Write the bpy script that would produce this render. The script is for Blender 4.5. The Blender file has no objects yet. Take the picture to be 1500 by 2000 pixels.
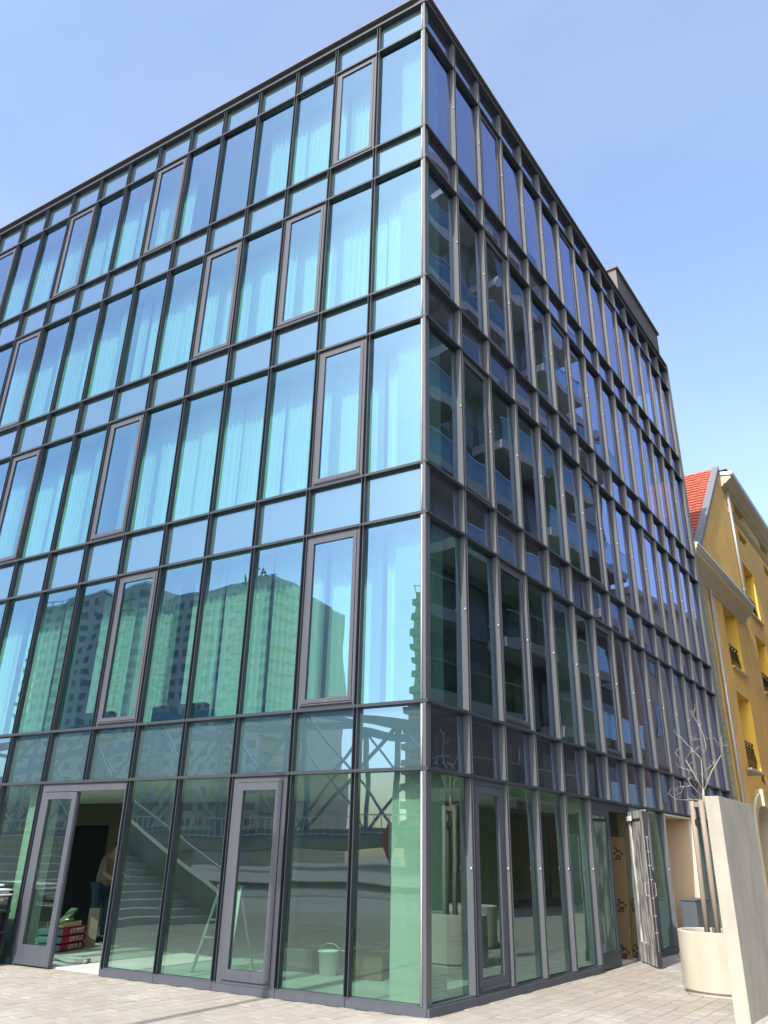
import bpy, bmesh, math, random
from mathutils import Vector, Matrix, Euler
rnd = random.Random(7)
SC = bpy.context.scene
COL = SC.collection

# ------------------------------------------------------------------ camera, sky, sun, exposure
cam_d = bpy.data.cameras.new('camera'); cam = bpy.data.objects.new('camera', cam_d); COL.objects.link(cam)
RX = Vector((0.8659151512, 0.4997860621, 0.0201207093))      # camera right
DN = Vector((-0.1869981893, 0.3607726767, -0.9137148094))    # camera down
FW = Vector((-0.4639209287, 0.7874369612, 0.4058576155))     # camera forward
CP = Vector((4.5135, -8.8028, 1.5677))
m = Matrix.Identity(4)
for i in range(3):
    m[i][0] = RX[i]; m[i][1] = -DN[i]; m[i][2] = -FW[i]; m[i][3] = CP[i]
cam.matrix_world = m
cam_d.sensor_fit = 'VERTICAL'; cam_d.sensor_height = 24.0; cam_d.lens = 24.0 * 1521.46 / 2000.0
cam_d.clip_start = 0.05; cam_d.clip_end = 3000
SC.camera = cam

SUN_EL = math.radians(42.0); SUN_AZ = (-0.02, -1.0)             # direction towards the sun on the ground
w = bpy.data.worlds.new('World'); SC.world = w; w.use_nodes = True
nt = w.node_tree; bg = nt.nodes['Background']
sky = nt.nodes.new('ShaderNodeTexSky'); sky.sky_type = 'NISHITA'; sky.sun_disc = False
sky.sun_elevation = SUN_EL; sky.sun_rotation = math.pi
sky.air_density = 1.0; sky.dust_density = 2.6; sky.ozone_density = 1.1; sky.altitude = 120
tc = nt.nodes.new('ShaderNodeTexCoord'); mpg = nt.nodes.new('ShaderNodeMapping'); mpg.inputs['Scale'].default_value = (1.0, 1.6, 3.2)
cn = nt.nodes.new('ShaderNodeTexNoise'); cn.inputs['Scale'].default_value = 1.7; cn.inputs['Detail'].default_value = 6; cn.inputs['Roughness'].default_value = 0.5; cn.inputs['Distortion'].default_value = 0.2
cr_ = nt.nodes.new('ShaderNodeMapRange'); cr_.inputs[1].default_value = 0.42; cr_.inputs[2].default_value = 0.85; cr_.inputs[3].default_value = 0.05; cr_.inputs[4].default_value = 0.26
cm_ = nt.nodes.new('ShaderNodeMix'); cm_.data_type = 'RGBA'; cm_.inputs[7].default_value = (2.4, 2.6, 2.9, 1)     # thin high cloud over the whole sky
nt.links.new(tc.outputs['Generated'], mpg.inputs['Vector']); nt.links.new(mpg.outputs[0], cn.inputs['Vector']); nt.links.new(cn.outputs[0], cr_.inputs[0])
nt.links.new(cr_.outputs[0], cm_.inputs[0]); nt.links.new(sky.outputs[0], cm_.inputs[6]); nt.links.new(cm_.outputs[2], bg.inputs[0]); bg.inputs[1].default_value = 0.14
sd = bpy.data.lights.new('sun', 'SUN'); sd.energy = 2.0; sd.angle = math.radians(0.53); sd.color = (1.0, 0.955, 0.89)
so = bpy.data.objects.new('sun', sd); COL.objects.link(so)
sv = Vector((SUN_AZ[0] * math.cos(SUN_EL), SUN_AZ[1] * math.cos(SUN_EL), math.sin(SUN_EL)))
so.rotation_euler = sv.to_track_quat('Z', 'Y').to_euler()
SC.view_settings.view_transform = 'Standard'; SC.view_settings.look = 'None'
SC.view_settings.exposure = 1.57; SC.view_settings.gamma = 1.0; SC.view_settings.use_curve_mapping = False
cy = SC.cycles
cy.max_bounces = 10; cy.diffuse_bounces = 3; cy.glossy_bounces = 4; cy.transmission_bounces = 6
cy.transparent_max_bounces = 24; cy.caustics_reflective = False; cy.caustics_refractive = False
cy.sample_clamp_indirect = 6.0; cy.use_denoising = True

# ------------------------------------------------------------------ frames of the two fronts
TH = 1.4785
UR = Vector((math.cos(TH), math.sin(TH), 0)); NR = Vector((math.sin(TH), -math.cos(TH), 0))
ROT = {'L': math.pi, 'R': TH + math.pi}          # local X runs along the front, local Y points out of it
def W(face, s, o, z):
    if face == 'L': return Vector((-s, -o, z))
    return UR * s + NR * o + Vector((0, 0, z))
A0 = {'L': 0.045, 'R': 0.066}; MW = {'L': 1.0, 'R': 1.0095}; NB = {'L': 14, 'R': 15}
OO = {'L': 0.0, 'R': 0.024}                       # outer plane of the fins
def MS(face, i): return A0[face] + MW[face] * i
T = [0.0, 2.575, 3.388, 5.986, 6.775, 9.345, 10.145, 12.757, 13.542, 16.157, 16.93]

# ------------------------------------------------------------------ materials
MATS = {}
def newmat(name):
    mt = bpy.data.materials.new(name); mt.use_nodes = True
    n = mt.node_tree; n.nodes.clear()
    out = n.nodes.new('ShaderNodeOutputMaterial'); MATS[name] = mt
    return mt, n, out
def nd(n, t, **kw):
    x = n.nodes.new(t)
    for k, v in kw.items(): setattr(x, k, v)
    return x
def mathn(n, op, a, b=None, c=None):
    x = n.nodes.new('ShaderNodeMath'); x.operation = op
    for i, v in enumerate((a, b, c)):
        if v is None: continue
        if hasattr(v, 'is_linked') or hasattr(v, 'links'): n.links.new(v, x.inputs[i])
        else: x.inputs[i].default_value = v
    return x.outputs[0]
def mat(name, col, rough=0.7, metal=0.0, spec=0.5, var=0.0, vscale=6.0, bump=0.0, bscale=40.0, col2=None, c2scale=3.0, c2lo=0.45, c2hi=0.65, rand=0.0, stretch=None):
    """principled material with two scales of colour variation and a fine bump"""
    mt, n, out = newmat(name)
    p = nd(n, 'ShaderNodeBsdfPrincipled'); n.links.new(p.outputs[0], out.inputs[0])
    p.inputs['Roughness'].default_value = rough; p.inputs['Metallic'].default_value = metal
    p.inputs['Specular IOR Level'].default_value = spec
    geo = nd(n, 'ShaderNodeNewGeometry'); pos = geo.outputs['Position']
    if stretch:
        mp = nd(n, 'ShaderNodeMapping'); mp.inputs['Scale'].default_value = stretch
        n.links.new(pos, mp.inputs['Vector']); pos = mp.outputs[0]
    rgb = nd(n, 'ShaderNodeRGB'); rgb.outputs[0].default_value = (*col, 1); cur = rgb.outputs[0]
    if col2:
        nz = nd(n, 'ShaderNodeTexNoise'); nz.inputs['Scale'].default_value = c2scale; nz.inputs['Detail'].default_value = 6
        nz.inputs['Roughness'].default_value = 0.6; n.links.new(pos, nz.inputs['Vector'])
        mr = nd(n, 'ShaderNodeMapRange'); mr.inputs[1].default_value = c2lo; mr.inputs[2].default_value = c2hi
        n.links.new(nz.outputs[0], mr.inputs[0])
        mx = nd(n, 'ShaderNodeMix', data_type='RGBA'); n.links.new(mr.outputs[0], mx.inputs[0])
        n.links.new(cur, mx.inputs[6]); mx.inputs[7].default_value = (*col2, 1); cur = mx.outputs[2]
    if var or rand:
        hs = nd(n, 'ShaderNodeHueSaturation'); n.links.new(cur, hs.inputs['Color'])
        val = None
        if var:
            nz = nd(n, 'ShaderNodeTexNoise'); nz.inputs['Scale'].default_value = vscale; nz.inputs['Detail'].default_value = 8
            n.links.new(pos, nz.inputs['Vector'])
            val = mathn(n, 'MULTIPLY_ADD', nz.outputs[0], 2 * var, 1 - var)
        if rand:
            oi = nd(n, 'ShaderNodeObjectInfo')
            r = mathn(n, 'FRACT', mathn(n, 'ADD', oi.outputs['Random'], geo.outputs['Random Per Island']))
            rv = mathn(n, 'MULTIPLY_ADD', r, 2 * rand, 1 - rand)
            val = rv if val is None else mathn(n, 'MULTIPLY', val, rv)
        n.links.new(val, hs.inputs['Value']); cur = hs.outputs[0]
    n.links.new(cur, p.inputs['Base Color'])
    if bump:
        nz = nd(n, 'ShaderNodeTexNoise'); nz.inputs['Scale'].default_value = bscale; nz.inputs['Detail'].default_value = 5
        n.links.new(pos, nz.inputs['Vector'])
        b = nd(n, 'ShaderNodeBump'); b.inputs['Strength'].default_value = 1; b.inputs['Distance'].default_value = bump
        n.links.new(nz.outputs[0], b.inputs['Height']); n.links.new(b.outputs[0], p.inputs['Normal'])
    return mt
def reflectance(n, r0, top=0.9):
    lw = nd(n, 'ShaderNodeLayerWeight'); lw.inputs[0].default_value = 0.5
    f = mathn(n, 'POWER', lw.outputs['Facing'], 3.0)
    return mathn(n, 'MULTIPLY_ADD', f, top - r0, r0)
def coat_colour(n, tint, graze):
    lw = nd(n, 'ShaderNodeLayerWeight'); lw.inputs[0].default_value = 0.5
    mr = nd(n, 'ShaderNodeMapRange', interpolation_type='SMOOTHSTEP'); mr.inputs[1].default_value = 0.42; mr.inputs[2].default_value = 0.80
    n.links.new(lw.outputs['Facing'], mr.inputs[0])
    mx = nd(n, 'ShaderNodeMix', data_type='RGBA'); n.links.new(mr.outputs[0], mx.inputs[0])
    mx.inputs[6].default_value = (*tint, 1); mx.inputs[7].default_value = (*graze, 1)
    return mx.outputs[2]
GRAZE = (0.50, 0.53, 0.86)
def pane_normal(n, amp, scale=0.9):
    geo = nd(n, 'ShaderNodeNewGeometry')
    nz = nd(n, 'ShaderNodeTexNoise'); nz.inputs['Scale'].default_value = scale; nz.inputs['Detail'].default_value = 1.0
    n.links.new(geo.outputs['Position'], nz.inputs['Vector'])
    b = nd(n, 'ShaderNodeBump'); b.inputs['Strength'].default_value = 1.0; b.inputs['Distance'].default_value = amp
    n.links.new(nz.outputs[0], b.inputs['Height'])
    return b.outputs[0]
def glass(name, trans, r0, tint, amp=0.0035, film=0.0):
    """coated solar glass: mirror-like coat over a green tinted clear pane"""
    mt, n, out = newmat(name)
    g = nd(n, 'ShaderNodeBsdfGlossy'); n.links.new(coat_colour(n, tint, GRAZE if tint[0] < 0.6 else tint), g.inputs['Color']); g.inputs['Roughness'].default_value = 0.0
    if amp: n.links.new(pane_normal(n, amp), g.inputs['Normal'])
    t = nd(n, 'ShaderNodeBsdfTransparent'); t.inputs['Color'].default_value = (*trans, 1)
    mx = nd(n, 'ShaderNodeMixShader'); n.links.new(reflectance(n, r0), mx.inputs[0])
    n.links.new(t.outputs[0], mx.inputs[1]); n.links.new(g.outputs[0], mx.inputs[2]); last = mx.outputs[0]
    if film:                                     # building dust on the pane
        d = nd(n, 'ShaderNodeBsdfDiffuse'); d.inputs['Color'].default_value = (0.50, 0.72, 0.62, 1)
        geo = nd(n, 'ShaderNodeNewGeometry'); nz = nd(n, 'ShaderNodeTexNoise'); nz.inputs['Scale'].default_value = 1.6; nz.inputs['Detail'].default_value = 7
        n.links.new(geo.outputs['Position'], nz.inputs['Vector'])
        m2 = nd(n, 'ShaderNodeMixShader'); n.links.new(mathn(n, 'MULTIPLY', nz.outputs[0], film * 2), m2.inputs[0])
        n.links.new(last, m2.inputs[1]); n.links.new(d.outputs[0], m2.inputs[2]); last = m2.outputs[0]
    n.links.new(last, out.inputs[0])
    return mt
def backed_glass(name, col, r0, tint, amp=0.0022, dust=0.06):
    """coated glass in front of an opaque panel"""
    mt, n, out = newmat(name)
    geo = nd(n, 'ShaderNodeNewGeometry')
    mp = nd(n, 'ShaderNodeMapping'); mp.inputs['Scale'].default_value = (1.2, 1.2, 0.4); n.links.new(geo.outputs['Position'], mp.inputs['Vector'])
    nz = nd(n, 'ShaderNodeTexNoise'); nz.inputs['Scale'].default_value = 2.0; nz.inputs['Detail'].default_value = 5
    n.links.new(mp.outputs[0], nz.inputs['Vector'])
    hs = nd(n, 'ShaderNodeHueSaturation'); hs.inputs['Color'].default_value = (*col, 1)
    n.links.new(mathn(n, 'MULTIPLY_ADD', nz.outputs[0], 0.24, 0.88), hs.inputs['Value'])
    d = nd(n, 'ShaderNodeBsdfDiffuse'); n.links.new(hs.outputs[0], d.inputs['Color'])
    g = nd(n, 'ShaderNodeBsdfGlossy'); n.links.new(coat_colour(n, tint, GRAZE if tint[0] < 0.6 else tint), g.inputs['Color']); g.inputs['Roughness'].default_value = 0.0
    n.links.new(pane_normal(n, amp), g.inputs['Normal'])
    mx = nd(n, 'ShaderNodeMixShader'); n.links.new(reflectance(n, r0), mx.inputs[0])
    n.links.new(d.outputs[0], mx.inputs[1]); n.links.new(g.outputs[0], mx.inputs[2]); n.links.new(mx.outputs[0], out.inputs[0])
    return mt
def clear(name, trans):
    mt, n, out = newmat(name)
    t = nd(n, 'ShaderNodeBsdfTransparent'); t.inputs['Color'].default_value = (*trans, 1); n.links.new(t.outputs[0], out.inputs[0]); return mt

M_METAL = mat('anthracite_metal', (0.034, 0.042, 0.050), rough=0.45, spec=0.3, var=0.22, vscale=2, stretch=(3, 3, 0.6), bump=0.0006, bscale=25)
M_FIN_R = mat('grey_fin_metal', (0.094, 0.102, 0.110), rough=0.45, spec=0.35, var=0.2, vscale=2, stretch=(3, 3, 0.4), bump=0.0005, bscale=12)  # fin metal made lighter, sunlight on the right fins put into the colour
M_METAL_W = mat('window_frame_metal', (0.066, 0.073, 0.088), rough=0.5, spec=0.3, var=0.2, vscale=2, stretch=(4, 4, 0.5))
M_CORNER = mat('corner_trim_metal', (0.070, 0.076, 0.085), rough=0.35, spec=0.5, var=0.05)
M_BEAD = mat('bright_bead', (0.42, 0.42, 0.43), rough=0.3, spec=0.6)  # pale colour stands for the sun's glint along the corner
M_CLIP = mat('clip_plastic', (0.5, 0.5, 0.5), rough=0.5)
M_GASKET = mat('black_gasket', (0.012, 0.012, 0.013), rough=0.6)
M_GLASS = glass('coated_glass', (0.375, 0.625, 0.55), 0.38, (0.325, 0.55, 0.735), amp=0.0045)
M_GLASS_G = glass('shopfront_glass', (0.44, 0.66, 0.55), 0.16, (0.66, 0.88, 0.90), amp=0.003, film=0.010)
M_GEDGE = clear('glass_inner_face', (0.985, 0.995, 0.99))
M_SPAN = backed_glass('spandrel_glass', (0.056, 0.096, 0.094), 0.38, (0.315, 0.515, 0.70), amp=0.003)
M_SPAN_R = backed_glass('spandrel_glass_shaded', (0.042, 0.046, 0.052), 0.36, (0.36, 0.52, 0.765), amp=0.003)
M_SLAB = mat('slab_concrete', (0.50, 0.50, 0.48), rough=0.9, var=0.12, vscale=2)
M_CEIL = mat('ceiling_white', (0.62, 0.62, 0.60), rough=0.9)
M_COLUMN = mat('column_concrete', (0.47, 0.47, 0.42), rough=0.9, var=0.08, vscale=9, col2=(0.43, 0.43, 0.38), c2scale=14)
M_PLASTER = mat('plaster_beige', (0.50, 0.46, 0.40), rough=0.9, var=0.06)
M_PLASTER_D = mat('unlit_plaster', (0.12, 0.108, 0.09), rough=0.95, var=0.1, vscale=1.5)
M_ADDED_SCREEN = mat('added_dark_screen', (0.055, 0.052, 0.052), rough=0.9, var=0.2, vscale=0.7)
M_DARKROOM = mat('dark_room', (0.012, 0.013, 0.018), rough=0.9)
M_INFLOOR = mat('screed_floor', (0.60, 0.60, 0.57), rough=0.55, var=0.15, vscale=1.2, col2=(0.48, 0.48, 0.46), c2scale=0.8)
M_CURTAIN = mat('sheer_curtain', (0.84, 0.84, 0.83), rough=0.95, var=0.05, vscale=3)
M_CONCRETE = mat('cast_concrete', (0.335, 0.315, 0.26), rough=0.88, var=0.24, vscale=5, bump=0.003, bscale=45, col2=(0.285, 0.27, 0.225), c2scale=2.2, stretch=(1, 1, 0.5))
M_POT = mat('pot_concrete', (0.42, 0.395, 0.325), rough=0.88, var=0.18, vscale=6, bump=0.003, bscale=50, col2=(0.37, 0.345, 0.28), c2scale=3.5, c2lo=0.5, c2hi=0.75, stretch=(1, 1, 0.35))
M_SOIL = mat('soil', (0.07, 0.055, 0.04), rough=1, var=0.4, vscale=40, bump=0.02, bscale=60)
M_PAVER = mat('paver_concrete', (0.305, 0.275, 0.23), rough=0.9, var=0.14, vscale=9, bump=0.0015, bscale=120, rand=0.06, col2=(0.375, 0.355, 0.31), c2scale=0.7, c2lo=0.48, c2hi=0.66)
M_JOINT = mat('joint_sand', (0.28, 0.255, 0.21), rough=1, var=0.2, vscale=30)
M_WOOD = mat('stake_wood', (0.25, 0.205, 0.165), rough=0.85, var=0.3, vscale=8, stretch=(8, 8, 0.7), bump=0.002, bscale=20)
M_BARK = mat('pale_bark', (0.27, 0.245, 0.20), rough=0.9, var=0.25, vscale=20)
M_RUBBER = mat('black_rubber', (0.012, 0.012, 0.012), rough=0.7)
M_YELLOW = mat('yellow_render', (0.88, 0.57, 0.17), rough=0.95, var=0.16, vscale=1.4, bump=0.004, bscale=45, col2=(0.78, 0.51, 0.18), c2scale=0.9)
M_YREVEAL = mat('yellow_reveal', (0.80, 0.53, 0.09), rough=0.95, var=0.05)
M_CREAM = mat('cream_stone', (0.50, 0.45, 0.33), rough=0.9, var=0.1, vscale=3)
M_QUOIN = mat('quoin_stone', (0.42, 0.38, 0.25), rough=0.9, var=0.12, vscale=4, rand=0.05)
M_TILE = mat('red_roof_tile', (0.40, 0.095, 0.06), rough=0.75, var=0.15, vscale=5, rand=0.10)
M_ZINC = mat('zinc_sheet', (0.40, 0.41, 0.42), rough=0.35, metal=0.25, var=0.1)
M_DARKGLASS = mat('dark_window_glass', (0.02, 0.025, 0.03), rough=0.08, spec=0.8)
M_FARGLASS = mat('far_window_glass', (0.23, 0.23, 0.225), rough=0.35, spec=0.3)
M_IRON = mat('wrought_iron', (0.015, 0.014, 0.014), rough=0.5)
M_PENT = mat('penthouse_cladding', (0.085, 0.08, 0.075), rough=0.6, var=0.1, vscale=2)
M_CABINET = mat('cabinet_paint', (0.07, 0.085, 0.10), rough=0.45, var=0.08)
M_TRIM = mat('light_trim', (0.55, 0.50, 0.38), rough=0.7)
M_RECESS = mat('recess_beige', (0.52, 0.39, 0.25), rough=0.85, var=0.08, vscale=2)
M_CARD = mat('cardboard', (0.16, 0.105, 0.055), rough=0.9, var=0.1, vscale=4)
M_BLACKINK = mat('black_print', (0.012, 0.011, 0.01), rough=0.8)
M_SMEAR = mat('plaster_smeared_metal', (0.42, 0.42, 0.40), rough=0.85, var=0.15, vscale=6, col2=(0.12, 0.12, 0.125), c2scale=5.0, c2lo=0.44, c2hi=0.56, stretch=(2.2, 2.2, 0.35))
M_STEEL = mat('bright_steel', (0.55, 0.55, 0.55), rough=0.3, metal=0.9)
M_WHITE = mat('white_paint', (0.78, 0.78, 0.76), rough=0.6, var=0.04)
M_RED = mat('red_sack', (0.30, 0.015, 0.03), rough=0.6, var=0.1)
M_TEAL = mat('teal_sack_end', (0.12, 0.24, 0.26), rough=0.6, var=0.1)
M_INK = mat('white_print', (0.75, 0.74, 0.70), rough=0.8)
M_HOSE = mat('grey_hose', (0.30, 0.32, 0.30), rough=0.6)
M_SHIRT = mat('brown_shirt', (0.16, 0.12, 0.10), rough=0.95, var=0.12, vscale=10, bump=0.004, bscale=14)
M_JEANS = mat('blue_jeans', (0.016, 0.034, 0.07), rough=0.95, var=0.2, vscale=14, bump=0.003, bscale=20)
M_SKIN = mat('skin', (0.30, 0.175, 0.13), rough=0.6)
M_HAIR = mat('dark_hair', (0.02, 0.015, 0.012), rough=0.7)
M_TIMBER = mat('raw_timber', (0.50, 0.34, 0.19), rough=0.85, var=0.15, vscale=12)
M_TOWER = mat('tower_render', (0.60, 0.56, 0.50), rough=0.9, var=0.1, vscale=0.3)
M_TOWER2 = mat('tower_render_pale', (0.56, 0.50, 0.42), rough=0.9, var=0.08, vscale=0.3)
M_BALC = mat('balcony_concrete', (0.40, 0.385, 0.36), rough=0.85, var=0.06)
M_APT = mat('apartment_render', (0.17, 0.152, 0.14), rough=0.9, var=0.08)
M_TOWNH = mat('townhouse_render', (0.62, 0.48, 0.38), rough=0.9, var=0.06)
M_BRIDGE = mat('blue_bridge_paint', (0.17, 0.28, 0.38), rough=0.8, spec=0.15, var=0.1)
M_STAIR = mat('stair_concrete', (0.34, 0.34, 0.32), rough=0.9, var=0.1)
M_BALUS = glass('balustrade_glass', (0.72, 0.85, 0.82), 0.02, (0.8, 0.9, 0.95), amp=0)
M_ASPHALT = mat('asphalt', (0.055, 0.055, 0.055), rough=0.95, var=0.15, vscale=12)
M_GROUND = mat('ground_paving', (0.34, 0.32, 0.29), rough=0.95, var=0.12, vscale=1.5, col2=(0.28, 0.265, 0.24), c2scale=0.5)

# ------------------------------------------------------------------ mesh helpers
def meshdata(name, verts, faces, mats, fmat=None, smooth=False):
    me = bpy.data.meshes.new(name); me.from_pydata([tuple(v) for v in verts], [], faces)
    for mm in (mats if isinstance(mats, (list, tuple)) else [mats]): me.materials.append(mm)
    if fmat:
        for p, i in zip(me.polygons, fmat): p.material_index = i
    if smooth:
        for p in me.polygons: p.use_smooth = True
    me.update(); return me
class MB:
    """collects boxes, prisms, tubes and lathes into one mesh"""
    def __init__(self): self.v = []; self.f = []; self.m = []
    def add(self, vs, fs, mi=0):
        b = len(self.v); self.v += [tuple(v) for v in vs]; self.f += [tuple(i + b for i in f) for f in fs]; self.m += [mi] * len(fs); return self
    def box(self, x0, x1, y0, y1, z0, z1, mi=0):
        if x0 > x1: x0, x1 = x1, x0
        if y0 > y1: y0, y1 = y1, y0
        if z0 > z1: z0, z1 = z1, z0
        v = [(x0, y0, z0), (x1, y0, z0), (x1, y1, z0), (x0, y1, z0), (x0, y0, z1), (x1, y0, z1), (x1, y1, z1), (x0, y1, z1)]
        return self.add(v, [(0, 3, 2, 1), (4, 5, 6, 7), (0, 1, 5, 4), (1, 2, 6, 5), (2, 3, 7, 6), (3, 0, 4, 7)], mi)
    def bbox(self, x0, x1, y0, y1, z0, z1, b=0.01, mi=0):
        """box with chamfered edges"""
        bm = bmesh.new(); bmesh.ops.create_cube(bm, size=1)
        for v in bm.verts: v.co = Vector(((x0 + x1) / 2 + v.co.x * (x1 - x0), (y0 + y1) / 2 + v.co.y * (y1 - y0), (z0 + z1) / 2 + v.co.z * (z1 - z0)))
        bmesh.ops.bevel(bm, geom=bm.edges[:], offset=b, segments=2, affect='EDGES', profile=0.5)
        bm.verts.ensure_lookup_table(); bm.verts.index_update()
        self.add([v.co.copy() for v in bm.verts], [tuple(v.index for v in f.verts) for f in bm.faces], mi); bm.free(); return self
    def ring(self, x0, x1, z0, z1, t, y0, y1, tb=None, mi=0):
        """rectangular frame in the XZ plane, one closed mitred profile"""
        tb = t if tb is None else tb
        o = [(x0, z0), (x1, z0), (x1, z1), (x0, z1)]; i = [(x0 + t, z0 + tb), (x1 - t, z0 + tb), (x1 - t, z1 - t), (x0 + t, z1 - t)]
        v = [(a, y0, b) for a, b in o] + [(a, y0, b) for a, b in i] + [(a, y1, b) for a, b in o] + [(a, y1, b) for a, b in i]
        f = []
        for k in range(4):
            j = (k + 1) % 4
            f += [(k, j, 4 + j, 4 + k), (8 + j, 8 + k, 12 + k, 12 + j), (j, k, 8 + k, 8 + j), (4 + k, 4 + j, 12 + j, 12 + k)]
        return self.add(v, f, mi)
    def prism(self, poly, z0, z1, mi=0):
        n = len(poly); v = [(a, b, z0) for a, b in poly] + [(a, b, z1) for a, b in poly]
        return self.add(v, [tuple(range(n))[::-1], tuple(range(n, 2 * n))] + [(k, (k + 1) % n, n + (k + 1) % n, n + k) for k in range(n)], mi)
    def tube(self, pts, rs, n=8, mi=0, cap=True):
        pts = [Vector(p) for p in pts]
        if not isinstance(rs, (list, tuple)): rs = [rs] * len(pts)
        base = len(self.v); up = Vector((0.3, 0.5, 0.81)).normalized(); prev = None
        for k, p in enumerate(pts):
            d = (pts[min(k + 1, len(pts) - 1)] - pts[max(k - 1, 0)]).normalized()
            a = (prev - d * prev.dot(d)) if prev is not None else up.cross(d)
            if a.length < 1e-4: a = Vector((1, 0, 0)).cross(d)
            a.normalize(); prev = a; b = d.cross(a)
            for q in range(n):
                t = 2 * math.pi * q / n; self.v.append(tuple(p + (a * math.cos(t) + b * math.sin(t)) * rs[k]))
        for k in range(len(pts) - 1):
            for q in range(n):
                r = (q + 1) % n
                self.f.append((base + k * n + q, base + k * n + r, base + (k + 1) * n + r, base + (k + 1) * n + q)); self.m.append(mi)
        if cap:
            self.f.append(tuple(base + q for q in range(n))[::-1]); self.m.append(mi)
            e = base + (len(pts) - 1) * n; self.f.append(tuple(e + q for q in range(n))); self.m.append(mi)
        return self
    def lathe(self, prof, n=48, c=(0, 0, 0), mi=0):
        base = len(self.v)
        for r, z in prof:
            for q in range(n):
                t = 2 * math.pi * q / n; self.v.append((c[0] + r * math.cos(t), c[1] + r * math.sin(t), c[2] + z))
        for k in range(len(prof) - 1):
            for q in range(n):
                r = (q + 1) % n
                self.f.append((base + k * n + q, base + k * n + r, base + (k + 1) * n + r, base + (k + 1) * n + q)); self.m.append(mi)
        return self
    def bar(self, a, b, wd, ht, mi=0):
        """rectangular bar between two points"""
        a, b = Vector(a), Vector(b); d = (b - a).normalized()
        s = d.cross(Vector((0, 0, 1)))
        if s.length < 1e-3: s = Vector((1, 0, 0))
        s.normalize(); u = s.cross(d)
        v = [p + s * (sx * wd / 2) + u * (sy * ht / 2) for p in (a, b) for sx, sy in ((-1, -1), (1, -1), (1, 1), (-1, 1))]
        return self.add(v, [(0, 1, 2, 3), (7, 6, 5, 4), (0, 4, 5, 1), (1, 5, 6, 2), (2, 6, 7, 3), (3, 7, 4, 0)], mi)
    def data(self, name, mats, smooth=False, recalc=True):
        me = meshdata(name, self.v, self.f, mats, self.m)
        if recalc:
            bm = bmesh.new(); bm.from_mesh(me); bmesh.ops.recalc_face_normals(bm, faces=bm.faces[:]); bm.to_mesh(me); bm.free()
        if smooth:
            for p in me.polygons: p.use_smooth = True
        return me
    def build(self, name, mats, parent=None, smooth=False, loc=(0, 0, 0), rz=0.0):
        return put(name, self.data(name, mats, smooth), parent, loc, rz)
def put(name, data, parent=None, loc=(0, 0, 0), rz=0.0):
    o = bpy.data.objects.new(name, data); COL.objects.link(o); o.location = loc; o.rotation_euler = (0, 0, rz)
    if parent: o.parent = parent
    return o
def tag(o, label=None, cat=None, group=None, kind=None):
    if label: o['label'] = label
    if cat: o['category'] = cat
    if group: o['group'] = group
    if kind: o['kind'] = kind
    return o
def thing(name, label, cat, loc=(0, 0, 0), rz=0.0, group=None):
    return tag(put(name, None, None, loc, rz), label, cat, group)
def text_mesh(name, body, size, mt, depth=0.004, spacing=1.0):
    cu = bpy.data.curves.new(name, 'FONT'); cu.body = body; cu.size = size; cu.extrude = depth; cu.align_x = 'CENTER'; cu.align_y = 'CENTER'
    cu.space_character = spacing
    t = bpy.data.objects.new(name + '_curve', cu); COL.objects.link(t); dg = bpy.context.evaluated_depsgraph_get()
    me = bpy.data.meshes.new_from_object(t.evaluated_get(dg)); bpy.data.objects.remove(t); bpy.data.curves.remove(cu)
    me.name = name; me.materials.clear(); me.materials.append(mt); return me
def along(name, data, parent, face, s, o, z):
    """put a piece on a front: s metres from the corner, o metres out, z up"""
    return put(name, data, parent, W(face, s, o, z), ROT[face])

# ------------------------------------------------------------------ ground
tag(MB().box(-400, 400, -400, 400, -0.6, -0.045).build('ground', M_GROUND), kind='structure')
tag(MB().box(8.2, 10.2, -60, 80, -0.044, -0.03).build('road', M_ASPHALT), kind='structure')
pv = put('pavement', None); tag(pv, kind='structure')
MB().box(-14, 8, -12, 40, -0.04, -0.006).build('joint_bed', M_JOINT, pv)
PL, PW = 0.30, 0.20
bm_p = MB().bbox(-PL / 2 + 0.002, PL / 2 - 0.002, -PW / 2 + 0.002, PW / 2 - 0.002, -0.03, 0.0, 0.003)
pav_me = bm_p.data('paver', M_PAVER)
def inside(p):
    o = p.dot(NR)
    return p.y > -0.02 and o < 0.0
def in_view(p):
    d = p - CP; zc = d.dot(FW)
    if zc < 0.5: return False
    x = 750 + 1521.46 * d.dot(RX) / zc; y = 1000 + 1521.46 * d.dot(DN) / zc
    return -80 < x < 1580 and y < 2090
cells = []
for j in range(-70, 60):
    for i in range(-50, 70):
        s = (i + (0.5 if j % 2 else 0)) * PL; o = j * PW
        p = UR * s + NR * o
        if -12.5 < p.x < 7 and -9 < p.y < 20 and not inside(p) and in_view(p): cells.append(((p - CP).length, p))
cells.sort(key=lambda c: c[0])
for dd, p in cells[:300]:
    q = put('paver', pav_me, pv, (p.x, p.y, rnd.uniform(-0.003, 0.001)), TH)
    q.rotation_euler = (rnd.gauss(0, 0.004), rnd.gauss(0, 0.004), TH + rnd.gauss(0, 0.004))
far = MB(); rc = Matrix.Rotation(TH, 3, 'Z')
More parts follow.
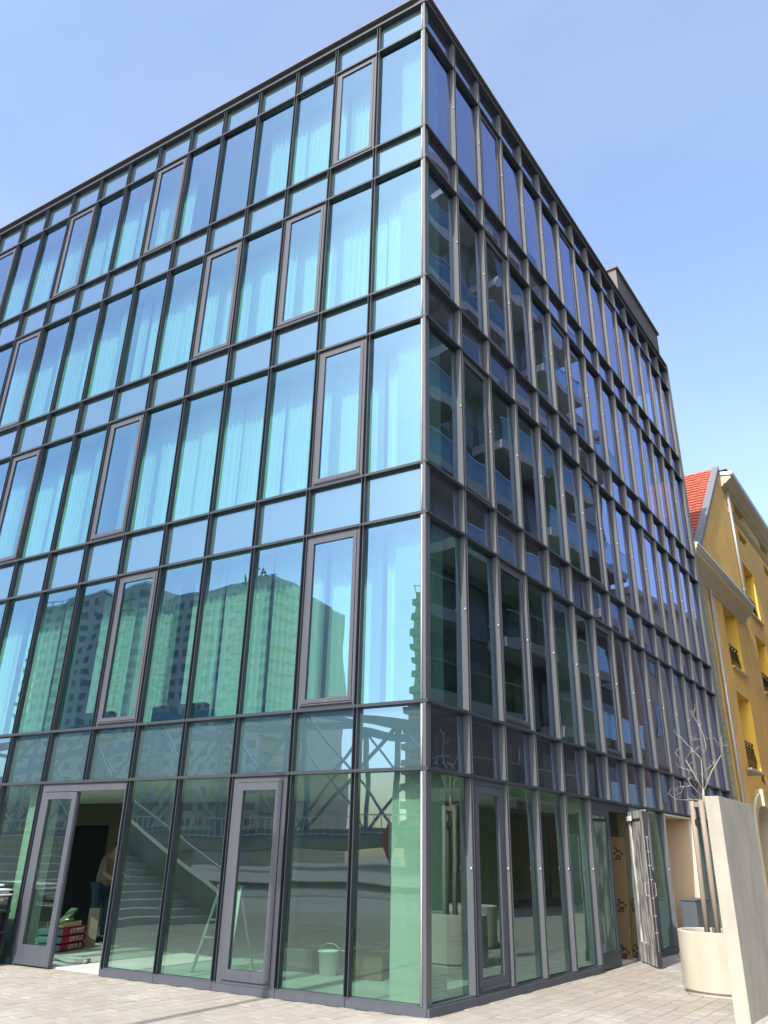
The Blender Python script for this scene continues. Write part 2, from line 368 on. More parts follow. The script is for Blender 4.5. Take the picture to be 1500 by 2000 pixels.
for dd, p in cells[300:]:
    z = rnd.uniform(-0.003, 0.001); x0, x1, y0, y1 = -PL / 2 + .002, PL / 2 - .002, -PW / 2 + .002, PW / 2 - .002
    top = [(x0 + .004, y0 + .004, 0), (x1 - .004, y0 + .004, 0), (x1 - .004, y1 - .004, 0), (x0 + .004, y1 - .004, 0)]
    bot = [(x0, y0, -.012), (x1, y0, -.012), (x1, y1, -.012), (x0, y1, -.012)]
    tz = rnd.gauss(0, .004); tw = rnd.gauss(0, .004)
    v = [rc @ Vector((a, b, c + a * tz + b * tw)) + p + Vector((0, 0, z)) for a, b, c in bot + top]
    far.add(v, [(4, 5, 6, 7), (0, 1, 5, 4), (1, 2, 6, 5), (2, 3, 7, 6), (3, 0, 4, 7)])
tag(far.build('far_pavers', M_PAVER, pv), kind='stuff')

# ------------------------------------------------------------------ the glass building
OB = thing('office_building', 'five storey blue glass corner building with dark metal fins', 'building')
GOF = {'L': -0.084, 'R': -0.10}                   # glass plane behind the outer plane
# fin: an outward open channel
def fin_mesh(h, mt, wd=0.070, dp=0.10, fl=0.012):
    b = MB(); x = wd / 2
    poly = [(-x, -dp), (x, -dp), (x, 0), (x - fl, 0), (x - fl, -dp + 0.02), (-x + fl, -dp + 0.02), (-x + fl, 0), (-x, 0)]
    n = len(poly); v = [(a, c, 0) for a, c in poly] + [(a, c, h) for a, c in poly]
    f = [(k, (k + 1) % n, n + (k + 1) % n, n + k) for k in range(n)]
    for q in ((0, 1, 4, 5), (1, 2, 3, 4), (0, 5, 6, 7)): f += [q, tuple(n + i for i in q[::-1])]
    b.add(v, f); return b.data('mullion_fin', mt)
def pane_mesh(wd, h, mt, name='window_pane', th=0.024):
    b = MB().box(-wd / 2, wd / 2, -th, 0, -h / 2, h / 2)
    me = b.data(name, [mt, M_GEDGE])
    for p in me.polygons: p.material_index = 0 if p.normal.y > 0.9 else 1
    return me
def span_mesh(wd, h, mt):
    return MB().box(-wd / 2, wd / 2, -0.06, 0, -h / 2, h / 2).data('spandrel_panel', mt)
TR_H = 0.040
cache = {}
def cached(key, fn):
    if key not in cache: cache[key] = fn()
    return cache[key]
OPEN = {('L', 8): (2, 7, 10, 13), ('L', 6): (3, 5, 11), ('L', 4): (2, 7, 10), ('L', 2): (2, 6, 11),
        ('R', 8): (3, 7, 10, 13), ('R', 6): (3, 6, 11), ('R', 4): (2, 7, 11), ('R', 2): (3, 7, 10)}
FIN_R = rnd
for face in 'LR':
    nb = NB[face]; mw = MW[face]; oo = OO[face]
    for i in range(nb + (1 if face == 'R' else 0)):
        k = i + 1
        if face == 'R' and k > nb: continue
        s0 = 0.10 if i == 0 else MS(face, i); s1 = MS(face, k)
        e0 = 0.0 if i == 0 else 0.033; e1 = 0.033
        pw = (s1 - s0) - e0 - e1 + 0.016; pc = (s0 + e0 + s1 - e1) / 2
        pw = round(pw, 3)
        # fins at the far side of the bay
        last = (face == 'R' and k == nb)
        for r in range(10):
            z0 = T[r] + (0.10 if r == 0 else TR_H / 2) + 0.004; z1 = T[r + 1] - TR_H / 2 - 0.004
            if r == 0 and ((face == 'L' and k in (6,)) or (face == 'R' and k in (6, 10, 11))): continue
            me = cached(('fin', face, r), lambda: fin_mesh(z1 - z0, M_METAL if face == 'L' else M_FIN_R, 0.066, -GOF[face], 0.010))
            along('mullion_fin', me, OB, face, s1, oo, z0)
            if face == 'R' and r in (0, 2, 4, 6, 8) and not last:
                cm = cached('clip', lambda: MB().bbox(-0.008, 0.008, -0.008, 0.008, -0.014, 0.014, 0.003).data('fin_clip', M_CLIP))
                along('fin_clip', cm, OB, face, s1 - 0.05, oo - 0.012, z0 + (z1 - z0) * 0.56)
        # transoms above each row of glass
        ts0 = 0.0 if i == 0 else s0 + 0.004; ts1 = s1 - 0.004 if not last else s1 + 0.04
        if last: ts1 = s1 + 0.041
        for r in range(1, 10):
            b = cached(('tr', face, round(ts1 - ts0, 3)), lambda: MB().box(-(ts1 - ts0) / 2, (ts1 - ts0) / 2, GOF[face], 0.004, -TR_H / 2, TR_H / 2).data('transom', M_METAL))
            along('transom', b, OB, face, (ts0 + ts1) / 2, oo, T[r])
        # sill rail on the ground
        if not ((face == 'L' and k in (6, 7)) or (face == 'R' and k in (6, 7, 10, 11))):
            b = cached(('sill', face, round(ts1 - ts0, 3)), lambda: MB().box(-(ts1 - ts0) / 2, (ts1 - ts0) / 2, GOF[face] - 0.05, 0.012, 0.0, 0.085).box(-(ts1 - ts0) / 2, (ts1 - ts0) / 2, GOF[face] - 0.05, -0.02, 0.085, 0.102).data('sill_rail', M_METAL_W))
            along('sill_rail', b, OB, face, (ts0 + ts1) / 2, oo, 0.0)
        # glass of each row
        for r in range(10):
            z0 = T[r] + (0.10 if r == 0 else TR_H / 2); z1 = T[r + 1] - TR_H / 2; h = round(z1 - z0, 3); zc = (z0 + z1) / 2
            tilt = (rnd.gauss(0, 0.0022), 0, ROT[face] + rnd.gauss(0, 0.0024))
            if r == 0:
                if (face == 'L' and k in (3, 6, 7)) or (face == 'R' and k in (2, 6, 7, 10, 11)): continue
                me = cached(('pg', pw), lambda: pane_mesh(pw, h, M_GLASS_G))
                o = along('window_pane', me, OB, face, pc, oo + GOF[face] + 0.012, zc); o.rotation_euler = tilt
            elif r % 2 == 1:
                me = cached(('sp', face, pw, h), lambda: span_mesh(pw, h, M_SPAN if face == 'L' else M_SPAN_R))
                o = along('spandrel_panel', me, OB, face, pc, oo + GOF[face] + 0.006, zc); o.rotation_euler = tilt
            elif k in OPEN.get((face, r), ()):
                f = cached(('of', pw, h), lambda: MB().ring(-pw / 2, pw / 2, -h / 2, h / 2, 0.066, -0.07, 0.0).data('window_frame', M_METAL_W))
                fr = along('window_frame', f, OB, face, pc, oo + GOF[face] + 0.048, zc)
                g = cached(('os', pw, h), lambda: MB().ring(-pw / 2 + 0.071, pw / 2 - 0.071, -h / 2 + 0.071, h / 2 - 0.071, 0.058, -0.05, 0.010).box(-pw / 2 + 0.05, pw / 2 - 0.05, 0.012, 0.034, -h / 2 + 0.040, -h / 2 + 0.052).data('sash', M_METAL_W))
                put('sash', g, fr)
                gk = cached(('og', pw, h), lambda: MB().ring(-pw / 2 + 0.064, pw / 2 - 0.064, -h / 2 + 0.064, h / 2 - 0.064, 0.009, -0.04, -0.012).data('gasket', M_GASKET))
                put('gasket', gk, fr)
                pm = cached(('op', pw, h), lambda: pane_mesh(pw - 0.25, h - 0.25, M_GLASS, 'pane'))
                pn = put('pane', pm, fr, (0, -0.012, 0)); pn.rotation_euler = (tilt[0] * 0.7, 0, tilt[2] * 0 + rnd.gauss(0, 0.0015))
            else:
                me = cached(('pu', pw, h), lambda: pane_mesh(pw, h, M_GLASS))
                o = along('window_pane', me, OB, face, pc, oo + GOF[face] + 0.012, zc); o.rotation_euler = tilt
    # coping: recessed dark band and a cap sheet
    L = MS(face, nb) + 0.05
    tot = MB().box(-L / 2, L / 2, GOF[face] - 0.2, 0.02, T[10] - 0.025, T[10] + 0.02).box(-L / 2, L / 2, GOF[face] - 0.2, -0.03, T[10] + 0.02, T[10] + 0.18)
    along('parapet_band', tot.data('parapet_band', M_METAL), OB, face, L / 2 + (0.002 if face == 'R' else -0.02), oo, 0 if face == 'L' else -0.004)
    cap = MB().box(-L / 2, L / 2, -0.6, 0.045, T[10] + 0.18, T[10] + 0.205)
    along('parapet_cap', cap.data('parapet_cap', M_PENT), OB, face, L / 2 + (0.004 if face == 'R' else -0.045), oo, 0 if face == 'L' else -0.003)
# corner post: flat strip and a rounded bead coloured pale as its highlight, cut at the transoms
for r in range(10):
    z0 = T[r] + (0.085 if r == 0 else TR_H / 2 + 0.002); z1 = T[r + 1] - TR_H / 2 - 0.002
    b = MB().box(-0.048, -0.004, GOF['L'] - 0.05, 0.0, 0, z1 - z0).box(-0.098, -0.05, GOF['L'] - 0.02, -0.028, 0, z1 - z0)
    bead = MB().tube([(-0.074, -0.022, 0), (-0.074, -0.022, z1 - z0)], 0.012, 12)
    q = put('corner_post', b.data('corner_post', M_CORNER), OB, W('L', 0, 0, z0), 0.0)
    q.scale = (1, 1, 1); q.rotation_euler = (0, 0, 0)
    for vtx in q.data.vertices: vtx.co.y = -vtx.co.y
    q.data.flip_normals()
    bd = put('corner_bead', bead.data('corner_bead', M_BEAD, smooth=True), q)
    for vtx in bd.data.vertices: vtx.co.y = -vtx.co.y
    bd.data.flip_normals()
# end trim of the right front
along('end_trim', MB().box(-0.04, 0.03, -0.4, 0.06, 0, T[10] + 0.17).data('end_trim', M_METAL), OB, 'R', MS('R', 15) + 0.085, 0, 0)
# doors: left front third bay, right front second bay
def glazed_door(face, k, s0, s1, name_label=None, stile=0.10, leaf_only=False):
    wd = s1 - s0; h = T[1] - TR_H / 2 - 0.02; o0 = OO[face] + GOF[face] + 0.055
    d = along('door', MB().ring(-wd / 2, wd / 2, 0, h, 0.075, -0.08, 0.0, tb=0.06).data('door', M_METAL_W), OB, face, (s0 + s1) / 2, o0, 0.02)
    lf = MB().ring(-wd / 2 + 0.081, wd / 2 - 0.081, 0.068, h - 0.081, stile, -0.06, 0.012, tb=0.16)
    lf.box(-wd / 2 + 0.10, wd / 2 - 0.10, 0.014, 0.034, 0.115, 0.135)
    put('leaf', lf.data('leaf', M_METAL_W), d)
    put('gasket', MB().ring(-wd / 2 + 0.073, wd / 2 - 0.073, 0.058, h - 0.073, 0.010, -0.04, -0.01).data('gasket', M_GASKET), d)
    pw_, ph_ = wd - 2 * (0.081 + stile) + 0.01, h - 0.081 - stile - 0.228 + 0.01
    put('pane', pane_mesh(pw_, ph_, M_GLASS_G, 'pane'), d, (0, -0.014, 0.228 + ph_ / 2 - 0.005))
    return d
glazed_door('L', 3, MS('L', 2) + 0.04, MS('L', 3) - 0.04)
glazed_door('R', 2, MS('R', 1) + 0.04, MS('R', 2) - 0.04)
# double door of the left front: closed leaf and an open way
sL0, sL1, sL2 = MS('L', 5) + 0.041, 6.17, MS('L', 7) - 0.041
fr = along('door', MB().box(-(sL2 - sL0) / 2, (sL2 - sL0) / 2, -0.08, 0.0, T[1] - 0.14, T[1] - TR_H / 2).box((sL2 - sL0) / 2 - 0.07, (sL2 - sL0) / 2, -0.08, 0.0, 0.0, T[1] - 0.14).box(-(sL2 - sL0) / 2, -(sL2 - sL0) / 2 + 0.035, -0.08, 0.0, 0.0, T[1] - 0.14).data('door', M_METAL_W), OB, 'L', (sL0 + sL2) / 2, GOF['L'] + 0.055, 0)
xl0, xl1 = sL1 - (sL0 + sL2) / 2, sL2 - (sL0 + sL2) / 2 - 0.075
put('leaf', MB().ring(xl0, xl1, 0.02, T[1] - 0.15, 0.105, -0.07, 0.006, tb=0.26).box(xl0 - 0.012, xl0, -0.05, -0.01, 0.05, T[1] - 0.2).data('leaf', M_METAL_W), fr)
put('pane', pane_mesh(xl1 - xl0 - 0.2, T[1] - 0.15 - 0.02 - 0.365 + 0.01, M_GLASS_G, 'pane'), fr, ((xl0 + xl1) / 2, -0.02, 0.28 + (T[1] - 0.15 - 0.02 - 0.365) / 2))
# right front: closed leaf (bay 6), open way (bay 7) with a leaf swung out
s50, s60, s70 = MS('R', 5), MS('R', 6), MS('R', 7)
cw = s70 - s50 - 0.082
fr2 = along('door', MB().box(-cw / 2, cw / 2, -0.08, 0.0, T[1] - 0.16, T[1] - TR_H / 2).data('door', M_METAL), OB, 'R', (s50 + s70) / 2, OO['R'] + GOF['R'] + 0.06, 0)
put('leaf', MB().ring(0.06, cw / 2 - 0.01, 0.02, T[1] - 0.165, 0.10, -0.07, 0.0, tb=0.22).data('leaf', M_METAL), fr2)
put('pane', pane_mesh(cw / 2 - 0.25, T[1] - 0.165 - 0.02 - 0.32 + 0.01, M_GLASS_G, 'pane'), fr2, ((0.06 + cw / 2 - 0.01) / 2, -0.02, 0.24 + (T[1] - 0.165 - 0.02 - 0.32) / 2))
hin = W('R', s70 - 0.06, 0.0, 0.02); tip = Vector((1.12, 6.18, 0.02)); dv = (tip - hin); lw_ = dv.length; ang = math.atan2(dv.y, dv.x)
swing = put('open_door_leaf', MB().ring(0, lw_, 0, 2.42, 0.13, -0.04, 0.04, tb=0.30).data('open_door_leaf', M_SMEAR), OB, hin, ang)
swing['label'] = 'open door leaf smeared with white plaster'
put('covered_pane', MB().box(0.12, lw_ - 0.12, -0.012, 0.012, 0.29, 2.30).data('covered_pane', M_SMEAR), swing)
put('edge_channel', MB().box(lw_ + 0.001, lw_ + 0.012, -0.036, 0.036, 0.02, 2.40).data('edge_channel', M_GASKET), swing)
lb = MB().tube([(lw_ + 0.018, 0.004, 0.22), (lw_ + 0.018, 0.004, 1.98)], 0.008, 8)
put('lock_bar', lb.data('lock_bar', M_STEEL), swing)
for z in (0.5, 0.75, 1.02, 1.3, 1.52, 1.74, 1.97): put('lock_bolt', cached('bolt', lambda: MB().bbox(-0.004, 0.012, -0.022, 0.022, -0.008, 0.008, 0.003).data('lock_bolt', M_STEEL)), swing, (lw_ + 0.02, 0.004, z))
put('bottom_guide', MB().bbox(lw_ + 0.012, lw_ + 0.035, -0.03, 0.03, 0.0, 0.16, 0.005).data('bottom_guide', M_GASKET), swing)
hd = MB().tube([(lw_ - 0.07, 0.04, 1.25), (lw_ - 0.07, 0.085, 1.25), (lw_ - 0.07, 0.085, 1.05), (lw_ - 0.07, 0.04, 1.05)], 0.012, 8)
put('handle', hd.data('handle', M_STEEL), swing)
hd = MB().tube([(lw_ - 0.07, -0.04, 1.25), (lw_ - 0.07, -0.085, 1.25), (lw_ - 0.07, -0.085, 1.05), (lw_ - 0.07, -0.04, 1.05)], 0.012, 8)
put('handle', hd.data('handle', M_STEEL), swing)
put('closer', MB().bbox(0.02, 0.30, -0.075, -0.04, 2.26, 2.34, 0.008).data('closer', M_WHITE), swing)
# entrance recess in bays 10 and 11 of the right front
ra, rb = MS('R', 9) + 0.05, MS('R', 11) - 0.05; rw = rb - ra; rh = T[1] - 0.07
rec = MB().box(-rw / 2 - 0.03, -rw / 2, -1.0, -0.06, 0, rh).box(rw / 2, rw / 2 + 0.03, -1.0, -0.06, 0, rh).box(-rw / 2, rw / 2, -1.03, -1.0, 0, rh).box(-rw / 2 - 0.03, rw / 2 + 0.03, -1.0, -0.06, rh, rh + 0.03)
along('entrance_recess', rec.data('entrance_recess', M_RECESS), OB, 'R', (ra + rb) / 2, 0.02, 0)
along('recess_trim', MB().ring(-rw / 2 - 0.032, rw / 2 + 0.032, -0.03, rh + 0.03, 0.034, -0.07, 0.0).data('recess_trim', M_TRIM), OB, 'R', (ra + rb) / 2, 0.02, 0)
# roof plant room
ph = MB().box(-2.0, 2.0, -5, -0.04, T[10] + 0.2, 18.26).box(-2.06, 2.06, -5.05, 0.02, 18.26, 18.33)
along('plant_room', ph.data('plant_room', M_PENT), OB, 'R', 12.95, 0, 0)
# structure inside
def in_poly(inset, extra=0.0):
    a = W('R', 0, -inset, 0); n = []
    yL = inset
    # corner where y = inset meets the right front moved in
    t = (yL + NR.y * inset) / UR.y; c = UR * t - NR * inset
    d = UR * 15.2 - NR * inset
    return [(c.x, c.y), (d.x, d.y), (-14.0 + extra, 15.2), (-14.0, yL)]
for a, b in ((1, 2), (3, 4), (5, 6), (7, 8), (9, 10)):
    MB().prism(in_poly(0.22), T[a] + 0.06, T[b] - 0.03).build('floor_slab', M_CEIL, OB)
MB().prism(in_poly(0.16), -0.03, 0.012).build('ground_slab', M_INFLOOR, OB)
for k in range(0, 10, 2):
    z0, z1 = (0.012 if k == 0 else T[k] - 0.03), T[k + 1] + 0.06
    MB().box(-0.66, -0.16, 0.34, 0.84, z0, z1).build('column', M_COLUMN, OB)
    MB().box(-7.72, -7.38, 0.36, 0.70, z0, z1).build('column', M_COLUMN, OB)
    for s in (6.0, 12.0):
        c = W('R', s, -0.6, 0); MB().box(-0.18, 0.18, -0.18, 0.18, z0, z1).build('column', M_COLUMN, OB, loc=(c.x, c.y, 0), rz=TH)
    if k:
        along('interior_wall', MB().box(-6.8, 6.8, -0.04, 0.04, z0, z1).data('interior_wall', M_ADDED_SCREEN), OB, 'R', 8.3, -1.15, 0)  # dark wall added close behind the right glass to hide the sunlit rooms
        MB().box(-14, -6.0, 5.2, 5.3, z0, z1).build('interior_wall', M_PLASTER, OB)
        MB().box(-4.4, -4.3, 0.9, 15, z0, z1).build('interior_wall', M_PLASTER, OB)
        MB().box(-9.6, -9.5, 0.95, 5.2, z0, z1).build('interior_wall', M_PLASTER, OB)
        MB().box(-4.3, 0.2, 7.2, 7.3, z0, z1).build('interior_wall', M_PLASTER, OB)
    else:
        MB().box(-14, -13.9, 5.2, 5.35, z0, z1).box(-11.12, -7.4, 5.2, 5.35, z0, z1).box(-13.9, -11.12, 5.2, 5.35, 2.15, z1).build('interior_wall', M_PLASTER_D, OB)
        MB().box(-13.95, -11.0, 5.36, 5.5, z0, 2.4).build('dark_doorway', M_DARKROOM, OB)  # black sheet standing for the unlit room beyond the opening
        MB().box(-14, 0.6, 9.6, 9.7, z0, z1).build('interior_wall', M_PLASTER, OB)
        MB().box(-5.9, -5.7, 5.4, 5.6, z0, z1).build('column', mat('green_steel_post', (0.10, 0.14, 0.11), rough=0.5), OB)
along('interior_wall', MB().box(-1.6, 1.6, -0.05, 0.05, 0.012, T[1] + 0.05).data('interior_wall', M_DARKROOM), OB, 'R', 7.6, -1.9, 0)  # black panel added behind the open way, its colour standing for deep shade
MB().box(-14.1, -14.0, 0.1, 15.2, 0, T[10]).build('end_wall', M_PLASTER, OB)

# ------------------------------------------------------------------ curtains, radiators behind the left front
def curtain_mesh(wd, h, seed, lean=0.0):
    r = random.Random(seed); n = int(wd / 0.0125); ph_ = [r.uniform(0, 6.28) for _ in range(4)]; wl = r.uniform(0.10, 0.15)
    zs = [0, 0.35, 0.7, 1.0]; v = []; f = []
    for jz, tz in enumerate(zs):
        for i in range(n + 1):
            x = wd * i / n
            am = 0.028 + 0.014 * math.sin(x * 5 + ph_[1])
            y = am * math.sin(2 * math.pi * x / wl + ph_[0] + 0.9 * math.sin(x * 4.3 + ph_[2]) + 0.25 * tz * math.sin(x * 9 + ph_[3])) + 0.02 * math.sin(x * 3 + ph_[3])
            v.append((x - wd / 2 + lean * (1 - tz), y, tz * h))
    for jz in range(len(zs) - 1):
        for i in range(n):
            a = jz * (n + 1) + i; f.append((a, a + 1, a + n + 2, a + n + 1))
    me = meshdata('curtain', v, f, M_CURTAIN, smooth=True); return me
ORD = ['', 'first', 'second', 'third', 'fourth', 'fifth', 'sixth', 'seventh', 'eighth', 'ninth', 'tenth', 'eleventh', 'twelfth', 'thirteenth', 'fourteenth']
FLOOR = {2: 'first floor', 4: 'second floor', 6: 'third floor', 8: 'top floor'}
# bay: (from, to) as a share of the bay width, 0 on the side away from the corner
CUR = {8: {2: (0.05, 0.6), 3: (0.0, 1.0), 4: (0.0, 1.0), 7: (0.0, 0.85), 8: (0.66, 1.0), 9: (0.0, 1.0), 10: (0.1, 1.0), 11: (0.0, 1.0), 12: (0.0, 1.0), 13: (0.1, 0.9)},
       6: {1: (0.0, 0.62), 2: (0.0, 1.0), 3: (0.0, 1.0), 4: (0.0, 1.0), 5: (0.0, 1.0), 6: (0.0, 1.0), 7: (0.0, 1.0), 8: (0.7, 1.0), 9: (0.0, 1.0), 10: (0.0, 1.0), 11: (0.1, 1.0), 12: (0.0, 1.0)},
       4: {1: (0.1, 0.62), 2: (0.0, 1.0), 3: (0.0, 1.0), 4: (0.0, 1.0), 5: (0.0, 1.0), 6: (0.0, 1.0), 7: (0.0, 1.0), 9: (0.0, 1.0), 10: (0.0, 1.0), 11: (0.0, 1.0)},
       2: {1: (0.12, 0.58), 2: (0.12, 1.0), 3: (0.0, 1.0), 4: (0.0, 1.0), 5: (0.28, 1.0), 6: (0.0, 1.0), 7: (0.12, 1.0), 9: (0.0, 0.95), 10: (0.0, 0.8)}}
for r, row in CUR.items():
    for k, (a, b) in row.items():
        s0 = MS('L', k - 1) if k > 1 else 0.1; s1 = MS('L', k)
        x0 = -s1 + a * (s1 - s0); x1 = -s1 + b * (s1 - s0)
        z0 = T[r] - 0.02; h = T[r + 1] + 0.05 - z0
        o = put('curtain', curtain_mesh(x1 - x0, h, r * 31 + k, rnd.uniform(-0.03, 0.03)), None, ((x0 + x1) / 2, 0.58 + rnd.uniform(-0.03, 0.03), z0))
        tag(o, f'white curtain in the {ORD[k]} window from the corner on the {FLOOR[r]}, left front', 'curtain', 'curtains behind the left front')
def radiator(x, wd, r, lab):
    t = thing('radiator', lab, 'radiator', (x, 0.34, T[r] - 0.03), 0, 'radiators behind the glass')
    MB().bbox(-wd / 2, wd / 2, -0.06, 0.06, 0.06, 0.33, 0.006).build('casing', M_METAL, t)
    MB().box(-wd / 2 + 0.03, wd / 2 - 0.03, -0.045, 0.045, 0.331, 0.345).build('grille', M_GASKET, t)
    for s in (-1, 1): MB().box(s * (wd / 2 - 0.1) - 0.02, s * (wd / 2 - 0.1) + 0.02, -0.04, 0.04, 0, 0.06).build('foot', M_GASKET, t)
radiator(-4.5, 1.1, 2, 'dark low radiator behind the fourth and fifth first floor windows from the corner')
radiator(-6.35, 0.75, 2, 'dark low radiator behind the seventh first floor window from the corner')

# ------------------------------------------------------------------ things on the ground floor
def bag(stack, z, body, word, i):
    t = thing('cement_sack', ['bottom', 'middle', 'top'][i] + ' sack of the red stack in the open doorway', 'sack', stack + Vector((0, 0, z)), SA, 'red sacks in the doorway')
    MB().bbox(-0.40, 0.40, -0.24, 0.24, 0.002, 0.118, 0.035).build('sack_body', M_RED, t, smooth=True)
    MB().bbox(-0.415, -0.36, -0.225, 0.225, 0.012, 0.108, 0.02).build('sack_end', M_TEAL, t)
    q = put('lettering', text_mesh('lettering', word, 0.105, M_INK, 0.001), t, (0.04, -0.2425, 0.06)); q.rotation_euler = (math.pi / 2, 0, 0); q['kind'] = 'stuff'
SA = math.atan2(0.8, -0.28)                       # long side of the stack
mid = Vector((-7.71, 1.77, 0.0)) + Vector((-0.94, -0.33, 0)) * 0.24
for i, wd_ in enumerate(('X70 PLUS', 'X70 PLUS', 'X70 PLUS')): bag(mid + Vector((rnd.uniform(-.02, .02), rnd.uniform(-.02, .02), 0.012)), 0.12 * i, None, wd_, i)
tag(MB().box(-0.09, 0.09, -0.02, 0.02, 0, 0.62).build('board', M_WOOD, None, loc=(-7.95, 2.32, 0.012), rz=0.9), 'grey board standing behind the red sacks in the doorway', 'board')
b = MB(); b.tube([(0, 0, 0.03), (0.22, 0.1, 0.03), (0.42, 0.35, 0.03), (0.6, 0.45, 0.03), (0.9, 0.42, 0.03), (1.0, 0.25, 0.03), (0.8, 0.12, 0.03), (0.5, 0.18, 0.05), (0.2, 0.3, 0.06), (-0.05, 0.42, 0.2)], 0.028, 8)
tag(b.build('hose', M_HOSE, None, smooth=True, loc=(-7.15, 0.42, 0.012)), 'thick grey hose lying over the threshold of the open doorway', 'hose')
tb = thing('tool_tray', 'small tray of tools on top of the red sacks', 'tray', mid + Vector((0.05, -0.05, 0.375)), SA)
MB().box(-0.28, 0.28, -0.16, 0.16, 0, 0.012).box(-0.28, 0.28, -0.16, -0.15, 0, 0.08).box(-0.28, 0.28, 0.15, 0.16, 0, 0.08).build('tray', M_TIMBER, tb)
MB().tube([(-0.55, -0.1, 0.02), (0.2, 0.02, 0.12), (0.3, 0.04, 0.13)], 0.014, 8).build('handle', M_WOOD, tb)
MB().bar((-0.1, 0, 0.06), (0.42, 0.1, 0.24), 0.12, 0.05).build('green_batten', mat('green_batten', (0.10, 0.17, 0.10)), tb)
MB().bbox(-0.05, 0.12, -0.1, -0.02, 0.09, 0.12, 0.01).build('trowel', M_STEEL, tb)
# step ladder
ld = thing('step_ladder', 'pale aluminium step ladder inside the glass beside the left door', 'ladder', (-4.02, 1.36, 0.012), 0.12)
M_ALU = mat('aluminium', (0.26, 0.28, 0.265), rough=0.35, metal=0.3)
for s in (-1, 1):
    MB().bar((s * 0.30, -0.35, 0), (s * 0.17, 0.0, 1.12), 0.05, 0.025).build('rail', M_ALU, ld)
    MB().bar((s * 0.27, 0.38, 0), (s * 0.17, 0.02, 1.08), 0.03, 0.02).build('rear_leg', M_ALU, ld)
for i in range(4):
    q = (i + 1) / 5.0; z = 1.12 * q; hx = 0.30 - 0.13 * q
    MB().box(-hx, hx, -0.35 + 0.35 * q - 0.035, -0.35 + 0.35 * q + 0.035, z - 0.012, z + 0.012).build('step', M_ALU, ld)
MB().bbox(-0.19, 0.19, -0.08, 0.12, 1.10, 1.135, 0.008).build('top_plate', M_ALU, ld)
# buckets, boxes on the floor behind the second bay
def bucket(loc, lab, mt, h=0.30):
    t = thing('bucket', lab, 'bucket', loc, rnd.uniform(0, 6), 'buckets on the shop floor')
    MB().lathe([(0.0, 0.0), (0.12, 0.0), (0.145, h), (0.155, h), (0.155, h + 0.015), (0.138, h + 0.015), (0.118, 0.02), (0, 0.02)], 24).build('body', mt, t, smooth=True)
    MB().tube([(0.15 * math.cos(a), 0.06, h + 0.0 + 0.10 * math.sin(a)) for a in [math.pi * i / 10 for i in range(11)]], 0.005, 6).build('bail', M_STEEL, t)
bucket((-2.62, 2.0, 0.012), 'white bucket beside the dark case behind the second pane', M_WHITE)
bucket((-2.42, 2.25, 0.012), 'grey bucket behind the white one, next to the cardboard box', mat('grey_plastic', (0.3, 0.32, 0.32)))
cs = thing('tool_case', 'dark tool case on the floor behind the second pane from the corner', 'case', (-3.25, 2.15, 0.012), 0.2)
MB().bbox(-0.28, 0.28, -0.15, 0.15, 0, 0.30, 0.02).build('body', mat('dark_case', (0.09, 0.08, 0.085), rough=0.6, var=0.3, vscale=8), cs)
MB().tube([(-0.1, 0, 0.30), (-0.1, 0, 0.36), (0.1, 0, 0.36), (0.1, 0, 0.30)], 0.012, 8).build('handle', M_GASKET, cs)
cb = thing('cardboard_box', 'brown cardboard box behind the first mullion from the corner', 'box', (-2.0, 2.1, 0.012), 0.25)
MB().box(-0.25, 0.25, -0.2, 0.2, 0, 0.34).build('body', M_CARD, cb)
for s in (-1, 1): MB().bar((-0.25, s * 0.2, 0.345), (0.25, s * 0.2, 0.345), 0.006, 0.01).bar((-0.25, s * 0.27, 0.42), (0.25, s * 0.27, 0.42), 0.14, 0.005).build('flap', M_CARD, cb)
# tall wrapped panels in the right hand doorway
for i, (s, o, hgt, wdt, lean, lab) in enumerate(((7.45, -0.34, 2.0, 0.25, 0.03, 'tall cardboard wrapped panel leaning in the right doorway, in front'), (7.80, -0.22, 0.98, 0.2, 0.05, 'short cardboard wrapped panel leaning behind the tall one'))):
    t = thing('wrapped_panel', lab, 'package', W('R', s - 0.35, o, 0.012), TH + math.pi + 0.9 + 0.2 * i, 'wrapped panels in the doorway')
    t.rotation_euler = (0, lean, TH - 1.2)
    MB().prism([(-wdt / 2, -0.05), (wdt / 2, -0.05), (wdt / 2, 0.05), (-wdt / 2, 0.05)], 0.0, hgt).build('wrapping', M_CARD, t)
    for z in ((0.12, 0.86, 1.72) if i == 0 else (0.12, 0.86)):
        mk = MB()
        for a, bb in ((-0.5, 1), (0.5, 1), (-1.5, 0), (1.5, 0), (-0.5, -1), (0.5, -1), (-1, -2), (0.2, -2), (-0.9, 2)):
            for sd_ in (-1, 1): mk.box(a * 0.045 - 0.02, a * 0.045 + 0.02, sd_ * 0.0505, sd_ * 0.052, z + bb * 0.045 - 0.02, z + bb * 0.045 + 0.02)
            mk.box(-wdt / 2 - 0.0015, -wdt / 2 - 0.0005, a * 0.025 - 0.012, a * 0.025 + 0.012, z + bb * 0.045 - 0.02, z + bb * 0.045 + 0.02)
        mk.build('printed_mark', M_BLACKINK, t)

